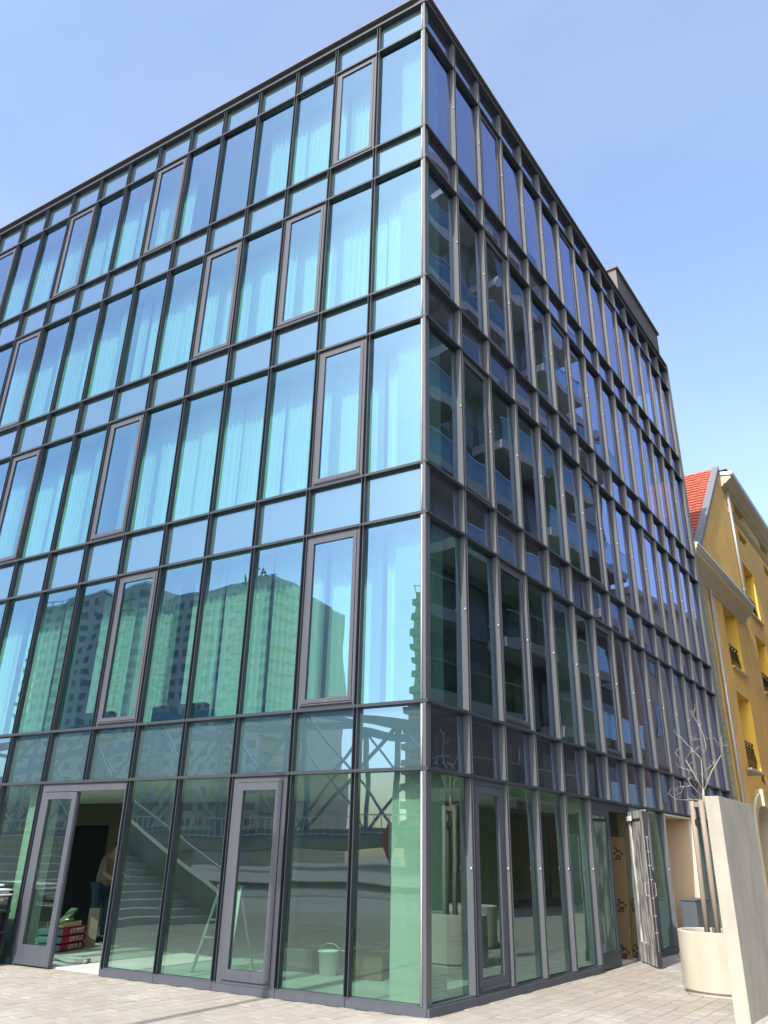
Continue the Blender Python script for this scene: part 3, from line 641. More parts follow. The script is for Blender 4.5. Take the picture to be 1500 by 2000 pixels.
# worker in the doorway
def skin(name, verts, edges, rad, mt, parent, root=0, sub=2):
    bm = bmesh.new(); lay = bm.verts.layers.skin.verify(); vs = []
    for i, (p, r) in enumerate(zip(verts, rad)):
        v = bm.verts.new(p); rr = r if isinstance(r, tuple) else (r, r); v[lay].radius = rr; v[lay].use_root = (i == root); vs.append(v)
    for a, b in edges: bm.edges.new((vs[a], vs[b]))
    me = bpy.data.meshes.new(name); bm.to_mesh(me); bm.free(); me.materials.append(mt)
    o = put(name, me, parent); md = o.modifiers.new('skin', 'SKIN'); md.use_smooth_shade = True
    sb = o.modifiers.new('subdivision', 'SUBSURF'); sb.levels = sub; sb.render_levels = sub; return o
pe = thing('person', 'worker in brown top and blue jeans stooping in the open doorway', 'person', (-8.53, 3.0, 0.012), 0.0)
Jv = [(-0.06, 0, 0.93), (-0.02, 0.0, 1.12), (0.06, -0.01, 1.32), (0.14, -0.02, 1.46), (0.21, -0.03, 1.55), (0.27, -0.05, 1.66),
      (-0.07, -0.09, 0.90), (-0.06, -0.11, 0.48), (-0.10, -0.11, 0.08), (0.04, -0.13, 0.04), (-0.05, 0.09, 0.90), (0.02, 0.12, 0.48), (0.0, 0.12, 0.08), (0.14, 0.12, 0.04),
      (0.13, -0.19, 1.43), (0.22, -0.25, 1.18), (0.42, -0.2, 1.08), (0.52, -0.17, 1.06), (0.13, 0.17, 1.43), (0.24, 0.22, 1.18), (0.44, 0.16, 1.10), (0.54, 0.12, 1.08)]
Je = [(0, 1), (1, 2), (2, 3), (3, 4), (4, 5), (0, 6), (6, 7), (7, 8), (8, 9), (0, 10), (10, 11), (11, 12), (12, 13), (3, 14), (14, 15), (15, 16), (16, 17), (3, 18), (18, 19), (19, 20), (20, 21)]
Jr = [.13, .125, .14, .12, .055, .095, .09, .06, .045, .04, .09, .06, .045, .04, .06, .045, .035, .03, .06, .045, .035, .03]
skin('body', Jv, Je, Jr, M_SKIN, pe)
skin('shirt', [Jv[i] for i in (0, 1, 2, 3, 14, 15, 18, 19)], [(0, 1), (1, 2), (2, 3), (3, 4), (4, 5), (3, 6), (6, 7)], [(.165, .19), (.165, .185), (.17, .20), (.12, .15), .085, .065, .085, .065], M_SHIRT, pe)
skin('jeans', [Jv[0], Jv[6], Jv[7], Jv[8], Jv[10], Jv[11], Jv[12]], [(0, 1), (1, 2), (2, 3), (0, 4), (4, 5), (5, 6)], [.15, .11, .08, .068, .11, .08, .068], M_JEANS, pe)
skin('hair', [(0.25, -0.04, 1.68), (0.27, -0.05, 1.72)], [(0, 1)], [.105, .095], M_HAIR, pe)
for y in (-0.12, 0.12): MB().bbox(-0.13, 0.16, y - 0.05, y + 0.05, -0.005, 0.085, 0.03).build('shoe', M_RUBBER, pe, smooth=True)
for sx, k in ((1, 17), (1, 21)):
    p = Vector(Jv[k])
    for q in range(4): skin('finger', [p + Vector((0.0, -0.03 + 0.02 * q, -0.005)), p + Vector((0.05, -0.03 + 0.02 * q, -0.02)), p + Vector((0.075, -0.03 + 0.02 * q, -0.05))], [(0, 1), (1, 2)], [.010, .009, .008], M_SKIN, pe, sub=1)
    skin('thumb', [p + Vector((-0.01, 0.03, 0)), p + Vector((0.03, 0.05, -0.02)), p + Vector((0.05, 0.045, -0.045))], [(0, 1), (1, 2)], [.011, .010, .008], M_SKIN, pe, sub=1)

# ------------------------------------------------------------------ site cart at the left edge
ct = thing('site_cart', 'black cart loaded with timber and white sheets at the left edge', 'cart', (-7.68, -0.5, 0), 0.04)
for x in (-0.7, 0.66):
    for y in (-0.3, 0.3): MB().box(x - 0.02, x + 0.02, y - 0.02, y + 0.02, 0.02, 1.0).build('post', M_GASKET, ct)
for z in (0.12, 0.42, 0.70):
    MB().box(-0.72, 0.70, -0.32, 0.32, z, z + 0.03).build('shelf', M_GASKET, ct)
MB().box(-0.70, 0.62, -0.31, 0.31, 0.02, 0.70).build('tarpaulin', mat('black_tarpaulin', (0.014, 0.017, 0.018), rough=0.5, var=0.3, vscale=6, bump=0.02, bscale=5), ct)
for i, (z, yy, ln) in enumerate(((0.80, -0.2, 0.74), (0.50, -0.25, 0.70), (0.30, -0.28, 0.66), (0.86, 0.1, 0.7))): MB().box(-0.7, ln, yy - 0.05, yy + 0.05, z, z + 0.045).build('timber', M_TIMBER, ct)
for z, ln in ((0.935, 0.72), (0.965, 0.64), (1.0, 0.70), (1.06, 0.5)): MB().bbox(-0.7, ln, -0.3, 0.28, z, z + 0.022, 0.004).build('white_sheet', M_WHITE, ct)

# ------------------------------------------------------------------ planter, staked tree, concrete slab, cabinet
PC = Vector((2.43, 4.02, 0)); PR_ = 0.52; PH = 0.75
pt = thing('planter', 'round cream concrete planter at the right, in front of the slab wall', 'planter', PC)
MB().lathe([(0, 0.0), (PR_ - 0.03, 0.0), (PR_ - 0.03, 0.045), (PR_ - 0.005, 0.05), (PR_, 0.06), (PR_, PH - 0.012), (PR_ - 0.012, PH), (PR_ - 0.05, PH), (PR_ - 0.06, PH - 0.01), (PR_ - 0.06, PH - 0.10)], 64).build('pot', M_POT, pt, smooth=False)
MB().lathe([(PR_ - 0.055, PH - 0.09), (0.2, PH - 0.07), (0, PH - 0.065)], 32).build('soil', M_SOIL, pt, smooth=True)
p2 = thing('planter', 'second round concrete planter, seen mirrored in the first right pane', 'planter', (3.9, 6.6, 0))
put('pot', [o for o in pt.children if o.name.startswith('pot')][0].data, p2)
put('soil', [o for o in pt.children if o.name.startswith('soil')][0].data, p2)
BR = {'left': [(2.49, 2.57), (2.38, 2.85), (2.31, 3.01)], 'left2': [(2.31, 3.01), (2.4, 3.12), (2.47, 3.11)], 'l3': [(2.38, 2.85), (2.2, 2.91), (2.14, 2.96)], 'l4': [(2.2, 2.91), (2.22, 3.06), (2.16, 3.13)],
      'center': [(2.49, 2.57), (2.51, 2.81), (2.52, 3.02)], 'c1': [(2.52, 3.02), (2.62, 3.18), (2.61, 3.36), (2.57, 3.5), (2.51, 3.64), (2.57, 3.74)], 'c2': [(2.52, 3.02), (2.49, 3.06), (2.38, 3.2), (2.27, 3.35), (2.2, 3.41)],
      'c3': [(2.38, 3.2), (2.46, 3.29), (2.58, 3.28)], 'c4': [(2.43, 3.12), (2.53, 3.19)], 'c5': [(2.57, 3.5), (2.6, 3.57)], 'right': [(2.51, 2.58), (2.64, 2.84), (2.8, 3.07)], 'r1': [(2.8, 3.07), (2.78, 3.23), (2.77, 3.31)],
      'r2': [(2.8, 3.07), (2.84, 3.22), (2.83, 3.33)], 'r3': [(2.58, 2.86), (2.69, 2.97)], 'low': [(2.48, 2.47), (2.35, 2.64), (2.32, 2.72)], 'low2': [(2.35, 2.64), (2.24, 2.63), (2.19, 2.54), (2.11, 2.51)],
      'low3': [(2.24, 2.63), (2.13, 2.63)], 'low4': [(2.32, 2.72), (2.38, 2.81)], 'low5': [(2.47, 2.44), (2.32, 2.45), (2.19, 2.45), (2.06, 2.47), (1.95, 2.56)]}
YO = {'left': -.04, 'center': .02, 'right': .05, 'low': -.09, 'low5': .1}
def young_tree(name, label, at, y0):
    t = thing(name, label, 'tree', at)
    base = Vector((2.47, 0, 0))
    def P(x, z, y): return (x - base.x, y, z)
    MB().tube([P(2.43, 0.66, 0), P(2.45, 1.4, 0.01), P(2.47, 2.1, 0), P(2.48, 2.45, 0), P(2.495, 2.6, 0)], [.028, .024, .021, .019, .016], 8).build('trunk', M_BARK, t, smooth=True)
    cr = MB(); r2 = random.Random(3); ends = {}
    for k, pts in BR.items():
        th_ = {'left': .012, 'center': .012, 'right': .012, 'low': .009, 'c1': .008, 'c2': .008}.get(k, .0055)
        y = YO.get(k, r2.uniform(-.10, .10)); st = ends.get(pts[0], 0.0); out = []
        for i, (x, z) in enumerate(pts):
            yy = st + (y - st) * i / (len(pts) - 1) * 1.6 if i else st
            out.append(P(x, z, yy)); ends[(x, z)] = yy
        n = len(out); cr.tube(out, [th_ * (1 - 0.55 * i / (n - 1)) for i in range(n)], 6)
        for i in range(1, n):                              # fine twigs
            a = Vector(out[i - 1]).lerp(Vector(out[i]), r2.uniform(.3, .9)); d = Vector((r2.uniform(-1, 1), r2.uniform(-1, 1), r2.uniform(.0, 1.1))).normalized() * r2.uniform(.05, .14)
            e = a + d; cr.tube([a, a + d * .5 + Vector((0, 0, .012)), e], [.0032, .0028, .002], 4)
            if r2.random() < .6: cr.tube([a + d * .5, a + d * .5 + Vector((r2.uniform(-.06, .06), r2.uniform(-.05, .05), .05))], [.0025, .0016], 4)
    cr.build('crown', M_BARK, t, smooth=True); return t
young_tree('young_tree', 'bare young tree with pale branches in the planter', PC + Vector((0.04, 0.06, 0)), 0)
def stakes(at, label):
    t = thing('tree_stakes', label, 'support', at)
    ps = [(-0.14, -0.10), (0.02, -0.2), (0.2, 0.12)]
    for x, y in ps: MB().tube([(x, y, PH - 0.25), (x * .93, y * .93, 1.5), (x * .86, y * .86, 2.42)], 0.036, 10).build('stake', M_WOOD, t, smooth=True)
    for i in range(3):
        a = Vector(ps[i]) * .86; b_ = Vector(ps[(i + 1) % 3]) * .86
        MB().bar((a.x, a.y, 2.37), (b_.x, b_.y, 2.37), 0.03, 0.07).build('crossbar', M_WOOD, t)
        MB().bar((a.x, a.y, 2.13), (b_.x, b_.y, 2.13), 0.045, 0.075).build('strap', M_RUBBER, t)
stakes(PC + Vector((0.02, 0.03, 0)), 'three wooden stakes with crossbars holding the young tree')
sl = MB(); sa = Vector((2.85, 1.8, 0)); d_ = UR; n_ = Vector((NR.x, NR.y, 0))
me = MB().bbox(0, 1.78, 0, 0.165, -0.05, 2.33, 0.006).data('concrete_slab_wall', M_CONCRETE)
o = put('concrete_slab_wall', me, None, sa + NR * 0.165, TH)
for v in o.data.vertices: pass
tag(o, 'tall thin free-standing concrete slab at the right edge', 'wall')
cbn = thing('utility_cabinet', 'dark grey steel cabinet below the beige recess', 'cabinet', W('R', 10.2, 0.16, 0), ROT['R'])
MB().bbox(-0.58, 0.58, -0.15, 0.15, 0.06, 0.90, 0.008).build('body', M_CABINET, cbn)
MB().bbox(-0.60, 0.60, -0.17, 0.17, 0.90, 0.925, 0.005).build('lid', M_CABINET, cbn)
for s in (-1, 1): MB().box(s * 0.29 - 0.275, s * 0.29 + 0.275, 0.151, 0.158, 0.10, 0.87).build('door', M_CABINET, cbn)
MB().bbox(0.03, 0.05, 0.158, 0.175, 0.5, 0.62, 0.004).build('handle', M_STEEL, cbn)
MB().box(-0.55, 0.55, -0.13, 0.13, 0, 0.06).build('plinth', M_CONCRETE, cbn)
tag(MB().bbox(-0.2, 0.2, -0.06, 0.06, 0, 0.07, 0.006).build('timber_offcut', M_TIMBER, None, loc=W('R', 8.7, 0.25, 0), rz=TH), 'short timber offcut on the ground before the cabinet', 'timber')

# ------------------------------------------------------------------ the yellow house
YH = thing('yellow_house', 'old yellow house with cream cornices and a red tiled roof', 'house')
YW = -0.35
WINS = [(19.95, 21.95, 7.80, 10.05), (19.95, 21.95, 4.48, 6.95), (25.15, 27.2, 10.97, 13.2), (25.15, 27.2, 7.80, 10.10), (25.15, 27.2, 4.48, 6.95), (30.4, 32.4, 10.97, 13.2), (30.4, 32.4, 7.8, 10.1), (30.4, 32.4, 4.48, 6.95)]
ATT = [(25.5, 27.3, 15.42, 15.98), (25.5, 27.3, 14.32, 14.78), (30.6, 32.4, 15.42, 15.98), (30.6, 32.4, 14.32, 14.78)]
def top_z(s): return 10.9 if s < 17.4 else min(16.66, 11.0 + (s - 17.4) * (16.66 - 11.0) / (23.3 - 17.4) + 0.25 * 0)
# wall as cells around the openings
ss = sorted(set([15.35, 17.4, 23.3, 40.0] + [x for w_ in WINS + ATT for x in w_[:2]] + [19.55, 22.25]))
zz = sorted(set([0.0, 10.9, 14.0, 16.66] + [x for w_ in WINS + ATT for x in w_[2:]]))
ARCH = (19.55, 22.25, 0.0, 3.75)
wall = MB()
def wp(s, z, o=YW): return tuple(W('R', s, o, z))
for a, b in zip(ss, ss[1:]):
    for c, d in zip(zz, zz[1:]):
        cx, cz = (a + b) / 2, (c + d) / 2
        if any(w_[0] < cx < w_[1] and w_[2] < cz < w_[3] for w_ in WINS + ATT): continue
        if ARCH[0] < cx < ARCH[1] and cz < 2.6: continue
        ta, tb_ = top_z(a + 1e-6), top_z(b - 1e-6)
        if c >= max(ta, tb_): continue
        p = [(a, c), (b, c), (b, min(d, tb_)), (a, min(d, ta))]
        if min(d, ta) <= c: # triangle under the verge
            t_ = a + (b - a) * (c - ta) / (tb_ - ta) if tb_ > ta else a
            p = [(t_, c), (b, c), (b, min(d, tb_))]
            if d < tb_:
                t2 = a + (b - a) * (d - ta) / (tb_ - ta); p = [(t_, c), (b, c), (b, d), (t2, d)]
        elif tb_ > d > ta:
            t2 = a + (b - a) * (d - ta) / (tb_ - ta); p = [(a, c), (b, c), (b, d), (t2, d), (a, ta)]
        wall.add([wp(*q) for q in p], [tuple(range(len(p)))])
# left return and body behind
wall.add([wp(15.35, 0), wp(15.35, 10.9), wp(15.35, 10.9, -9), wp(15.35, 0, -9)], [(0, 1, 2, 3)])
wall.add([wp(40, 0), wp(40, 16.66), wp(40, 16.66, -9), wp(40, 0, -9)], [(0, 1, 2, 3)])
wall.build('wall', M_YELLOW, YH)
for i, (a, b, c, d) in enumerate(WINS + ATT):
    small = i >= len(WINS); dp = 0.25 if small else 0.62
    rv = MB(); o1 = YW - dp
    rv.add([wp(a, c), wp(a, d), wp(a, d, o1), wp(a, c, o1)], [(0, 1, 2, 3)]).add([wp(b, c), wp(b, d), wp(b, d, o1), wp(b, c, o1)], [(0, 1, 2, 3)])
    rv.add([wp(a, d), wp(b, d), wp(b, d, o1), wp(a, d, o1)], [(0, 1, 2, 3)]).add([wp(a, c), wp(b, c), wp(b, c, o1), wp(a, c, o1)], [(0, 1, 2, 3)])
    wn = rv.build('window', M_YREVEAL if not small else M_YELLOW, YH)
    k_ = MB(); wd_ = b - a; hh = d - c
    put('pane', MB().box(-wd_ / 2, wd_ / 2, -0.02, 0.0, 0, hh).data('pane', M_DARKGLASS), wn, W('R', (a + b) / 2, o1, c), ROT['R'])
    if small: continue
    put('frame', MB().ring(-wd_ / 2, wd_ / 2, 0, hh, 0.07, 0, 0.05).box(-0.03, 0.03, 0, 0.05, 0.07, hh - 0.07).box(-wd_ / 2 + 0.07, wd_ / 2 - 0.07, 0, 0.045, hh * 0.66, hh * 0.66 + 0.06).data('frame', M_CREAM), wn, W('R', (a + b) / 2, o1, c), ROT['R'])
    put('sill', MB().box(-wd_ / 2 - 0.06, wd_ / 2 + 0.06, -0.6, 0.10, -0.07, 0.0).data('sill', M_CREAM), wn, W('R', (a + b) / 2, YW, c - 0.003), ROT['R'])
    rl = MB(); 
    for zz_ in (0.10, 0.75, 0.92): rl.box(-wd_ / 2, wd_ / 2, -0.02, 0.01, zz_, zz_ + 0.035)
    for q in range(11): rl.tube([(-wd_ / 2 + 0.09 + q * (wd_ - 0.18) / 10, -0.005, 0.10), (-wd_ / 2 + 0.09 + q * (wd_ - 0.18) / 10, 0.05, 0.35), (-wd_ / 2 + 0.09 + q * (wd_ - 0.18) / 10, -0.005, 0.76)], 0.014, 6)
    for q in range(5): rl.lathe([(0.0, -0.05), (0.05, 0), (0.0, 0.05)], 8, (-wd_ / 2 + 0.2 + q * (wd_ - 0.4) / 4, -0.005, 0.85))
    put('railing', rl.data('railing', M_IRON), wn, W('R', (a + b) / 2, YW - 0.14, c), ROT['R'])
# arched door
ac, aw, az = (ARCH[0] + ARCH[1]) / 2, (ARCH[1] - ARCH[0]) / 2, 2.6
N_ = 14; ar = MB(); arc_in = [(ac - (aw - 0.22) * math.cos(math.pi * i / N_), az - 0.0 + (aw - 0.22) * 0.72 * math.sin(math.pi * i / N_)) for i in range(N_ + 1)]
arc_out = [(ac - aw * math.cos(math.pi * i / N_), az + (aw * 0.86) * math.sin(math.pi * i / N_)) for i in range(N_ + 1)]
dr = put('door', None, YH)
pin = [(arc_in[0][0], 0.0)] + arc_in + [(arc_in[-1][0], 0.0)]; pout = [(arc_out[0][0], 0.0)] + arc_out + [(arc_out[-1][0], 0.0)]
sur = MB(); n = len(pin)
for i in range(n - 1):
    q = [wp(*pin[i], YW + 0.07), wp(*pin[i + 1], YW + 0.07), wp(*pout[i + 1], YW + 0.07), wp(*pout[i], YW + 0.07)]
    q2 = [wp(*pin[i], YW - 0.5), wp(*pin[i + 1], YW - 0.5), wp(*pout[i + 1], YW - 0.02), wp(*pout[i], YW - 0.02)]
    sur.add(q + q2, [(0, 1, 2, 3), (0, 1, 5, 4), (3, 2, 6, 7)])
sur.build('surround', M_CREAM, dr)
put('keystone', MB().box(-0.16, 0.16, -0.05, 0.16, az + (aw - 0.22) * 0.72 - 0.06, az + aw * 0.86 + 0.12).data('keystone', M_CREAM), dr, W('R', ac, YW, 0), ROT['R'])
lf_ = MB(); lf_.add([wp(*q, YW - 0.45) for q in pin], [tuple(range(len(pin)))]); lf_.build('leaf', mat('dark_red_door', (0.10, 0.035, 0.03), rough=0.5, var=0.3, vscale=3), dr)
tym = MB().add([wp(ARCH[0], 2.6), wp(ARCH[0], 4.48), wp(ARCH[1], 4.48), wp(ARCH[1], 2.6)], [(0, 1, 2, 3)])
# cornice of the lower part
def moulding(s0, s1, prof, name, mt):
    me = MB(); n = len(prof)
    v = [wp(s0, z, YW + o) for o, z in prof] + [wp(s1, z, YW + o) for o, z in prof]
    me.add(v, [tuple(range(n)), tuple(range(n, 2 * n))[::-1]] + [(k, (k + 1) % n, n + (k + 1) % n, n + k) for k in range(n)])
    return me.build(name, mt, YH)
moulding(15.4, 23.2, [(-0.05, 9.98), (0.06, 9.98), (0.09, 10.08), (0.14, 10.10), (0.16, 10.2), (0.30, 10.30), (0.40, 10.36), (0.42, 10.5), (0.46, 10.53), (0.47, 10.62), (-0.05, 10.70)], 'cornice', M_CREAM)
moulding(15.4, 23.22, [(-0.05, 10.70), (0.47, 10.622), (0.50, 10.64), (0.50, 10.70), (-0.05, 10.80)], 'cornice_flashing', M_ZINC)
moulding(24.1, 40, [(-0.05, 15.08), (0.05, 15.08), (0.07, 15.16), (0.12, 15.2), (0.12, 15.26), (-0.05, 15.30)], 'string_course', M_CREAM)
moulding(23.45, 40, [(-0.05, 16.0), (0.06, 16.0), (0.10, 16.08), (0.2, 16.12), (0.36, 16.26), (0.42, 16.28), (0.44, 16.42), (-0.05, 16.5)], 'cornice', M_CREAM)
moulding(23.4, 40, [(-0.05, 16.5), (0.44, 16.422), (0.52, 16.44), (0.54, 16.56), (0.5, 16.56), (-0.05, 16.66)], 'gutter', M_ZINC)
moulding(15.4, 40, [(-0.05, 0.0), (0.05, 0.0), (0.05, 0.7), (-0.05, 0.75)], 'plinth', M_CREAM) if False else None
# quoin blocks beside the glass building
for i in range(24):
    z = 0.06 + i * 0.415
    along('quoin', cached('quoin', lambda: MB().bbox(-0.6, 0.6, -0.04, 0.06, 0.004, 0.407, 0.008).data('quoin', M_QUOIN)), YH, 'R', 16.95, YW, z)
def pipe(s, z0, z1, o=0.10):
    p = put('downpipe', None, YH)
    put('pipe', MB().tube([W('R', s, YW + o, z0), W('R', s, YW + o, z1)], 0.055, 12).data('pipe', M_ZINC, smooth=True), p)
    z = z0 + 0.8
    while z < z1:
        put('bracket', MB().tube([W('R', s, YW + o, z), W('R', s, YW + o, z + 0.04)], 0.066, 12).data('bracket', M_ZINC, smooth=True), p); z += 2.0
    return p
pipe(18.0, 0.1, 9.95); pp = pipe(24.0, 10.8, 16.35)
put('hopper', MB().prism([(-0.13, -0.1), (0.13, -0.1), (0.13, 0.14), (-0.13, 0.14)], 16.3, 16.66).data('hopper', M_ZINC), pp, W('R', 23.85, YW + 0.06, 0), ROT['R'])
# roof: slope facing the glass building, tile courses as parts
RS0, RZ0, RS1, RZ1 = 17.2, 10.82, 23.35, 16.78
rl_ = math.hypot(RS1 - RS0, RZ1 - RZ0); nc = 30; du, dz_ = (RS1 - RS0) / rl_, (RZ1 - RZ0) / rl_
rf = put('roof', MB().add([wp(RS0, RZ0 - 0.06, YW - 0.01), wp(RS1, RZ1 - 0.06, YW - 0.01), wp(RS1, RZ1 - 0.06, -9), wp(RS0, RZ0 - 0.06, -9)], [(0, 1, 2, 3)]).add([wp(RS1, RZ1 - 0.1, 0.0), wp(40, RZ1 - 0.1, 0.0), wp(40, RZ1 + 0.4, -9), wp(RS1, RZ1 - 0.1, -9)], [(0, 1, 2, 3)]).data('roof', M_TILE), YH)
for i in range(nc):
    a, b = i / nc * rl_, (i + 1.15) / nc * rl_
    def rp(t, lift, o): return wp(RS0 + du * t - dz_ * lift, RZ0 + dz_ * t + du * lift, o)
    tl = MB(); wT = 0.30; n = 30
    for j in range(n):
        o0 = YW + 0.0 - j * wT; o1 = o0 - wT * 0.96; lo = 0.055 + rnd.uniform(-.004, .004)
        om = (o0 + o1) / 2
        v = [rp(a, lo, o0), rp(a, lo + 0.025, om), rp(a, lo, o1), rp(b, 0.012, o1), rp(b, 0.03, om), rp(b, 0.012, o0), rp(a, lo - 0.035, o0), rp(a, lo - 0.035, o1)]
        tl.add(v, [(0, 1, 4, 5), (1, 2, 3, 4), (0, 6, 7, 2, 1)])
    tl.build('tile_course', M_TILE, rf)
vg = MB()
pts = [(RS0 + du * t - dz_ * 0.10, RZ0 + dz_ * t + du * 0.10 - 0.35 * math.sin(math.pi * t / rl_) * 0.0) for t in [rl_ * i / 12 for i in range(13)]]
for (a1, b1), (a2, b2) in zip(pts, pts[1:]):
    vg.add([wp(a1, b1, YW + 0.06), wp(a2, b2, YW + 0.06), wp(a2, b2, YW - 0.2), wp(a1, b1, YW - 0.2), wp(a1 + 0.06, b1 - 0.16, YW + 0.06), wp(a2 + 0.06, b2 - 0.16, YW + 0.06)], [(0, 1, 2, 3), (0, 1, 5, 4)])
vg.build('verge_flashing', mat('lead_flashing', (0.15, 0.155, 0.165), rough=0.55), YH)

# ------------------------------------------------------------------ the city behind the viewer, seen mirrored in the glass
def tower(name, label, x0, x1, y0, y1, h, nf, wx, mt, bal_side=None, bal_front=(), sign=None):
    t = thing(name, label, 'building', ((x0 + x1) / 2, y1, 0), 0, 'tower blocks across the river')
    hw = (x1 - x0) / 2; dp = y1 - y0; fh = h / nf
    MB().box(-hw, hw, -dp, 0, -0.5, h).build('wall', mt, t)
    MB().box(-hw + 3, hw - 3, -dp + 3, -3, h, h + 2.2).build('roof_house', mt, t)
    wm = MB().box(-1.0, 1.0, 0.0, 0.06, 0, 1.5).data('window', M_FARGLASS)
    bm_ = MB().box(-2.2, 2.2, 0.0, 1.5, 0, 0.18).box(-2.2, 2.2, 1.42, 1.5, 0.18, 1.15).data('balcony', M_BALC)
    for k in range(1, nf):
        z = k * fh
        for i in range(wx):
            x = -hw + (i + 0.5) * 2 * hw / wx
            if i in bal_front: put('balcony', bm_, t, (x, 0, z))
            put('window', wm, t, (x, 0, z + 0.7))
        if bal_side:
            sx = hw if bal_side > 0 else -hw
            MB().box(sx, sx + bal_side * 1.8, -7, 0.3, z, z + 0.2).box(sx + bal_side * 1.7, sx + bal_side * 1.8, -7, 0.3, z + 0.2, z + 1.1).build('side_balcony', M_BALC, t)
    rl = MB()
    for i in range(int(2 * hw / 2)): rl.box(-hw + i * 2, -hw + i * 2 + 0.08, -0.3, -0.2, h, h + 1.1)
    rl.box(-hw, hw, -0.3, -0.2, h + 1.05, h + 1.15); rl.build('roof_railing', M_IRON, t)
    if sign:
        q = put('roof_sign', text_mesh('roof_sign', sign, 4.6, M_IRON, 0.15), t, (hw - 7.5, 0.2, h + 2.6)); q.rotation_euler = (math.pi / 2, 0, math.pi)
    return t
tower('residential_tower', 'long tower block with rooftop letters mirrored in the first floor windows', -138, -99, -150, -120, 57.0, 19, 11, M_TOWER, 1, (2, 8))
tower('residential_tower', 'tall dark tower block mirrored left of the long one', -182, -140, -150, -122, 63.0, 21, 10, M_TOWER, -1, (7, 8), None)
tower('residential_tower', 'pale tower block mirrored beside the corner on the first floor', -66, -30, -150, -121, 50.0, 17, 9, M_TOWER2, None, (0, 5))
lt = [o for o in bpy.data.objects if o.get('label', '').startswith('long tower')][0]
q = put('roof_sign', text_mesh('roof_sign', 'ATAL', 2.8, M_IRON, 0.1), lt, (13.5, 0.3, 58.6)); q.rotation_euler = (math.pi / 2, 0, math.pi)
# truss bridge
bg_ = thing('truss_bridge', 'blue steel truss bridge mirrored in the lower panels', 'bridge', (0, -34, 0))
MB().box(-75, 8, -4, 4, 1.9, 2.5).build('deck', M_STAIR, bg_)
xs = [-75 + i * 6.4 for i in range(13)]
def chord(x): 
    t = (x + 75) / 76.8; return 4.2 + 6.0 * (1 - (2 * t - 1) ** 2)
for y in (-3.6, 3.6):
    for a, b in zip(xs, xs[1:]):
        MB().bar((a, y, chord(a)), (b, y, chord(b)), 0.4, 0.45).build('top_chord', M_BRIDGE, bg_)
        MB().bar((a, y, 2.8), (b, y, chord(b)), 0.15, 0.15).build('diagonal', M_BRIDGE, bg_)
        MB().bar((b, y, 2.8), (a, y, chord(a)), 0.12, 0.12).build('diagonal', M_BRIDGE, bg_)
    for a in xs: MB().bar((a, y, 2.5), (a, y, chord(a)), 0.25, 0.3).build('post', M_BRIDGE, bg_)
    MB().box(xs[0], xs[-1], y - 0.2, y + 0.2, 2.5, 2.9).build('bottom_chord', M_BRIDGE, bg_)
for a in xs[2:-2]: MB().bar((a, -3.6, chord(a)), (a, 3.6, chord(a)), 0.25, 0.25).build('cross_beam', M_BRIDGE, bg_)
rl = MB().box(-75, 8, 4.1, 4.16, 3.5, 3.56).box(-75, 8, 4.1, 4.16, 2.62, 2.66)
for i in range(166): rl.box(-75 + i * 0.5, -74.97 + i * 0.5, 4.11, 4.15, 2.5, 3.5)
rl.build('railing', M_STEEL, bg_)
for x in (-70, -40, -10, 6): MB().box(x - 1, x + 1, -4, 4, -0.5, 1.9).build('pier', M_STAIR, bg_)
sg = thing('navigation_sign', 'red and white diamond sign mirrored in the first left pane', 'sign', (-17.4, -29.7, 2.2))
MB().add([(-0.55, 0, 0), (0, 0, 1.05), (0, 0, -1.05), (-0.55, -0.04, 0), (0, -0.04, 1.05), (0, -0.04, -1.05)], [(0, 1, 2), (5, 4, 3), (0, 3, 4, 1), (1, 4, 5, 2), (2, 5, 3, 0)]).build('red_half', mat('sign_red', (0.55, 0.03, 0.03), rough=0.5), sg)
MB().add([(0.55, 0, 0), (0, 0, 1.05), (0, 0, -1.05), (0.55, -0.04, 0), (0, -0.04, 1.05), (0, -0.04, -1.05)], [(0, 1, 2), (5, 4, 3), (0, 3, 4, 1), (1, 4, 5, 2), (2, 5, 3, 0)]).build('white_half', M_WHITE, sg)
MB().box(-0.03, 0.03, -0.1, -0.042, -2.2, 1.0).build('post', M_STEEL, sg)
# wide outdoor stair beyond the left edge
st = thing('outdoor_stair', 'wide concrete stair mirrored in the shop windows', 'stair', (-10.5, -7, 0))
for i in range(12): MB().bbox(-0.32 * (i + 1), -0.32 * i + 0.03, -1.1, 5.6, -0.1, 0.16 * (i + 1), 0.01).build('step', M_STAIR, st)
MB().prism([(-4.2, -0.1), (0.35, -0.1), (0.35, 0.55), (-3.85, 2.65), (-4.2, 2.65)], -0.12, 0.12).build('parapet', M_STAIR, st, loc=(0, -1.25, 0)).rotation_euler = (math.pi / 2, 0, 0)
MB().tube([(0.25, -1.25, 1.15), (-3.85, -1.25, 3.2)], 0.03, 8).build('handrail', M_STEEL, st)
MB().box(-24, -3.86, -1.1, 5.6, -0.1, 1.92).build('landing', M_STAIR, st)
# lamp post whose shadow falls across the pavement
lp = thing('lamp_post', 'grey lamp post whose shadow crosses the pavement', 'lamp post', (-2.3, -6.2, 0))
MB().tube([(0, 0, 0), (0, 0, 1.0), (0, 0, 8.2)], [.09, .07, .05], 12).build('pole', M_ZINC, lp, smooth=True)
MB().tube([(0, 0, 8.1), (0, -0.4, 8.35), (0, -1.2, 8.4)], 0.035, 8).build('arm', M_ZINC, lp, smooth=True)
MB().bbox(-0.14, 0.14, -1.75, -1.1, 8.36, 8.44, 0.02).build('lamp_head', M_ZINC, lp)
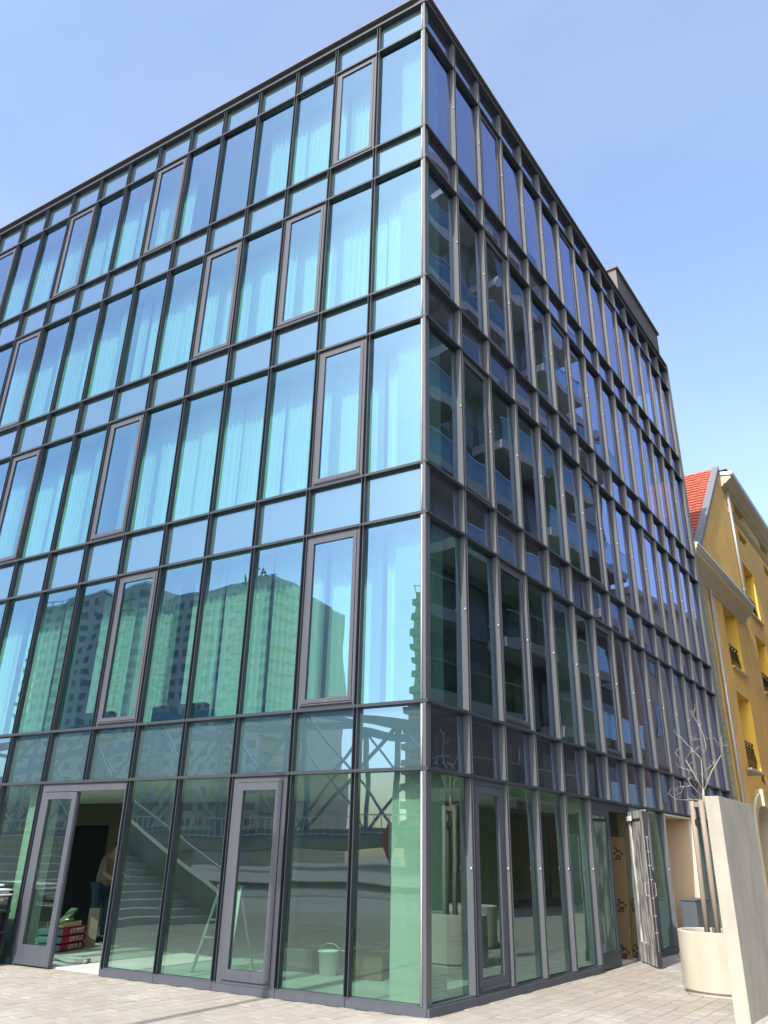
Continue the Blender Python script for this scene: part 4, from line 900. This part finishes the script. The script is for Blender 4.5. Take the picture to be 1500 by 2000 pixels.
# apartment block opposite the right front
ap = thing('apartment_block', 'grey apartment block with balconies mirrored in the right front', 'building', (11.5, 7.0, 0))
fh = 3.05
MB().box(0, 9, 0, 19, -0.1, 33.4).build('wall', M_APT, ap)
MB().box(0.01, 9, 19.0, 25, -0.1, 25.0).build('wall', M_APT, ap)
MB().box(-0.5, 9.3, -0.3, 19.3, 33.4, 33.9).build('roof_slab', M_BALC, ap)
MB().box(-0.3, 9.3, 19.32, 25.2, 25.0, 25.4).build('roof_slab', M_BALC, ap)
wm = MB().box(-0.04, 0.0, -0.7, 0.7, 0, 2.2).data('window', M_FARGLASS)
slm = MB().box(-1.5, 0, -2.3, 2.3, 0, 0.42).data('balcony', M_BALC); glm = MB().box(-1.48, -1.45, -2.3, 2.3, 0.42, 1.5).data('balustrade', M_BALUS)
rlm = MB().box(-1.49, -1.44, -2.3, 2.3, 1.5, 1.55).data('handrail', M_STEEL)
for k in range(1, 11):
    z = k * fh + 0.3
    for j in range(6 if k < 8 else 5):
        y = 2.4 + j * 3.9
        put('window', wm, ap, (-0.0, y - 1.1, z + 0.3)); put('window', wm, ap, (-0.0, y + 0.9, z + 0.3))
        if (j + k) % 3 != 2 and y < 24:
            b_ = put('balcony', slm, ap, (0, y, z)); put('balustrade', glm, b_); put('handrail', rlm, b_)
for j in range(6): put('shop_window', MB().box(-0.05, 0, -1.5, 1.5, 0.2, 2.7).data('shop_window', M_DARKGLASS), ap, (0, 2.4 + j * 3.9, 0))
# pale town houses further along that side
for i, (y0, y1, h, mt) in enumerate(((33, 46, 15.5, M_TOWNH), (46.1, 60, 13.5, M_TOWER2))):
    th_ = thing('town_house', ['salmon town house beyond the apartment block, mirrored at the far right', 'pale town house at the far end of the mirrored street'][i], 'house', (10.8, y0, 0))
    MB().box(0, 9, 0, y1 - y0, -0.1, h).build('wall', mt, th_)
    MB().box(-0.4, 9.2, -0.1, y1 - y0 + 0.0, h, h + 0.4).build('cornice', M_CREAM, th_)
    for f_ in range(4):
        for j in range(4): put('window', cached('thw', lambda: MB().box(-0.04, 0.0, -0.6, 0.6, 0, 1.8).data('window', M_DARKGLASS)), th_, (0, 1.8 + j * 3.1, 1.2 + f_ * 3.3))
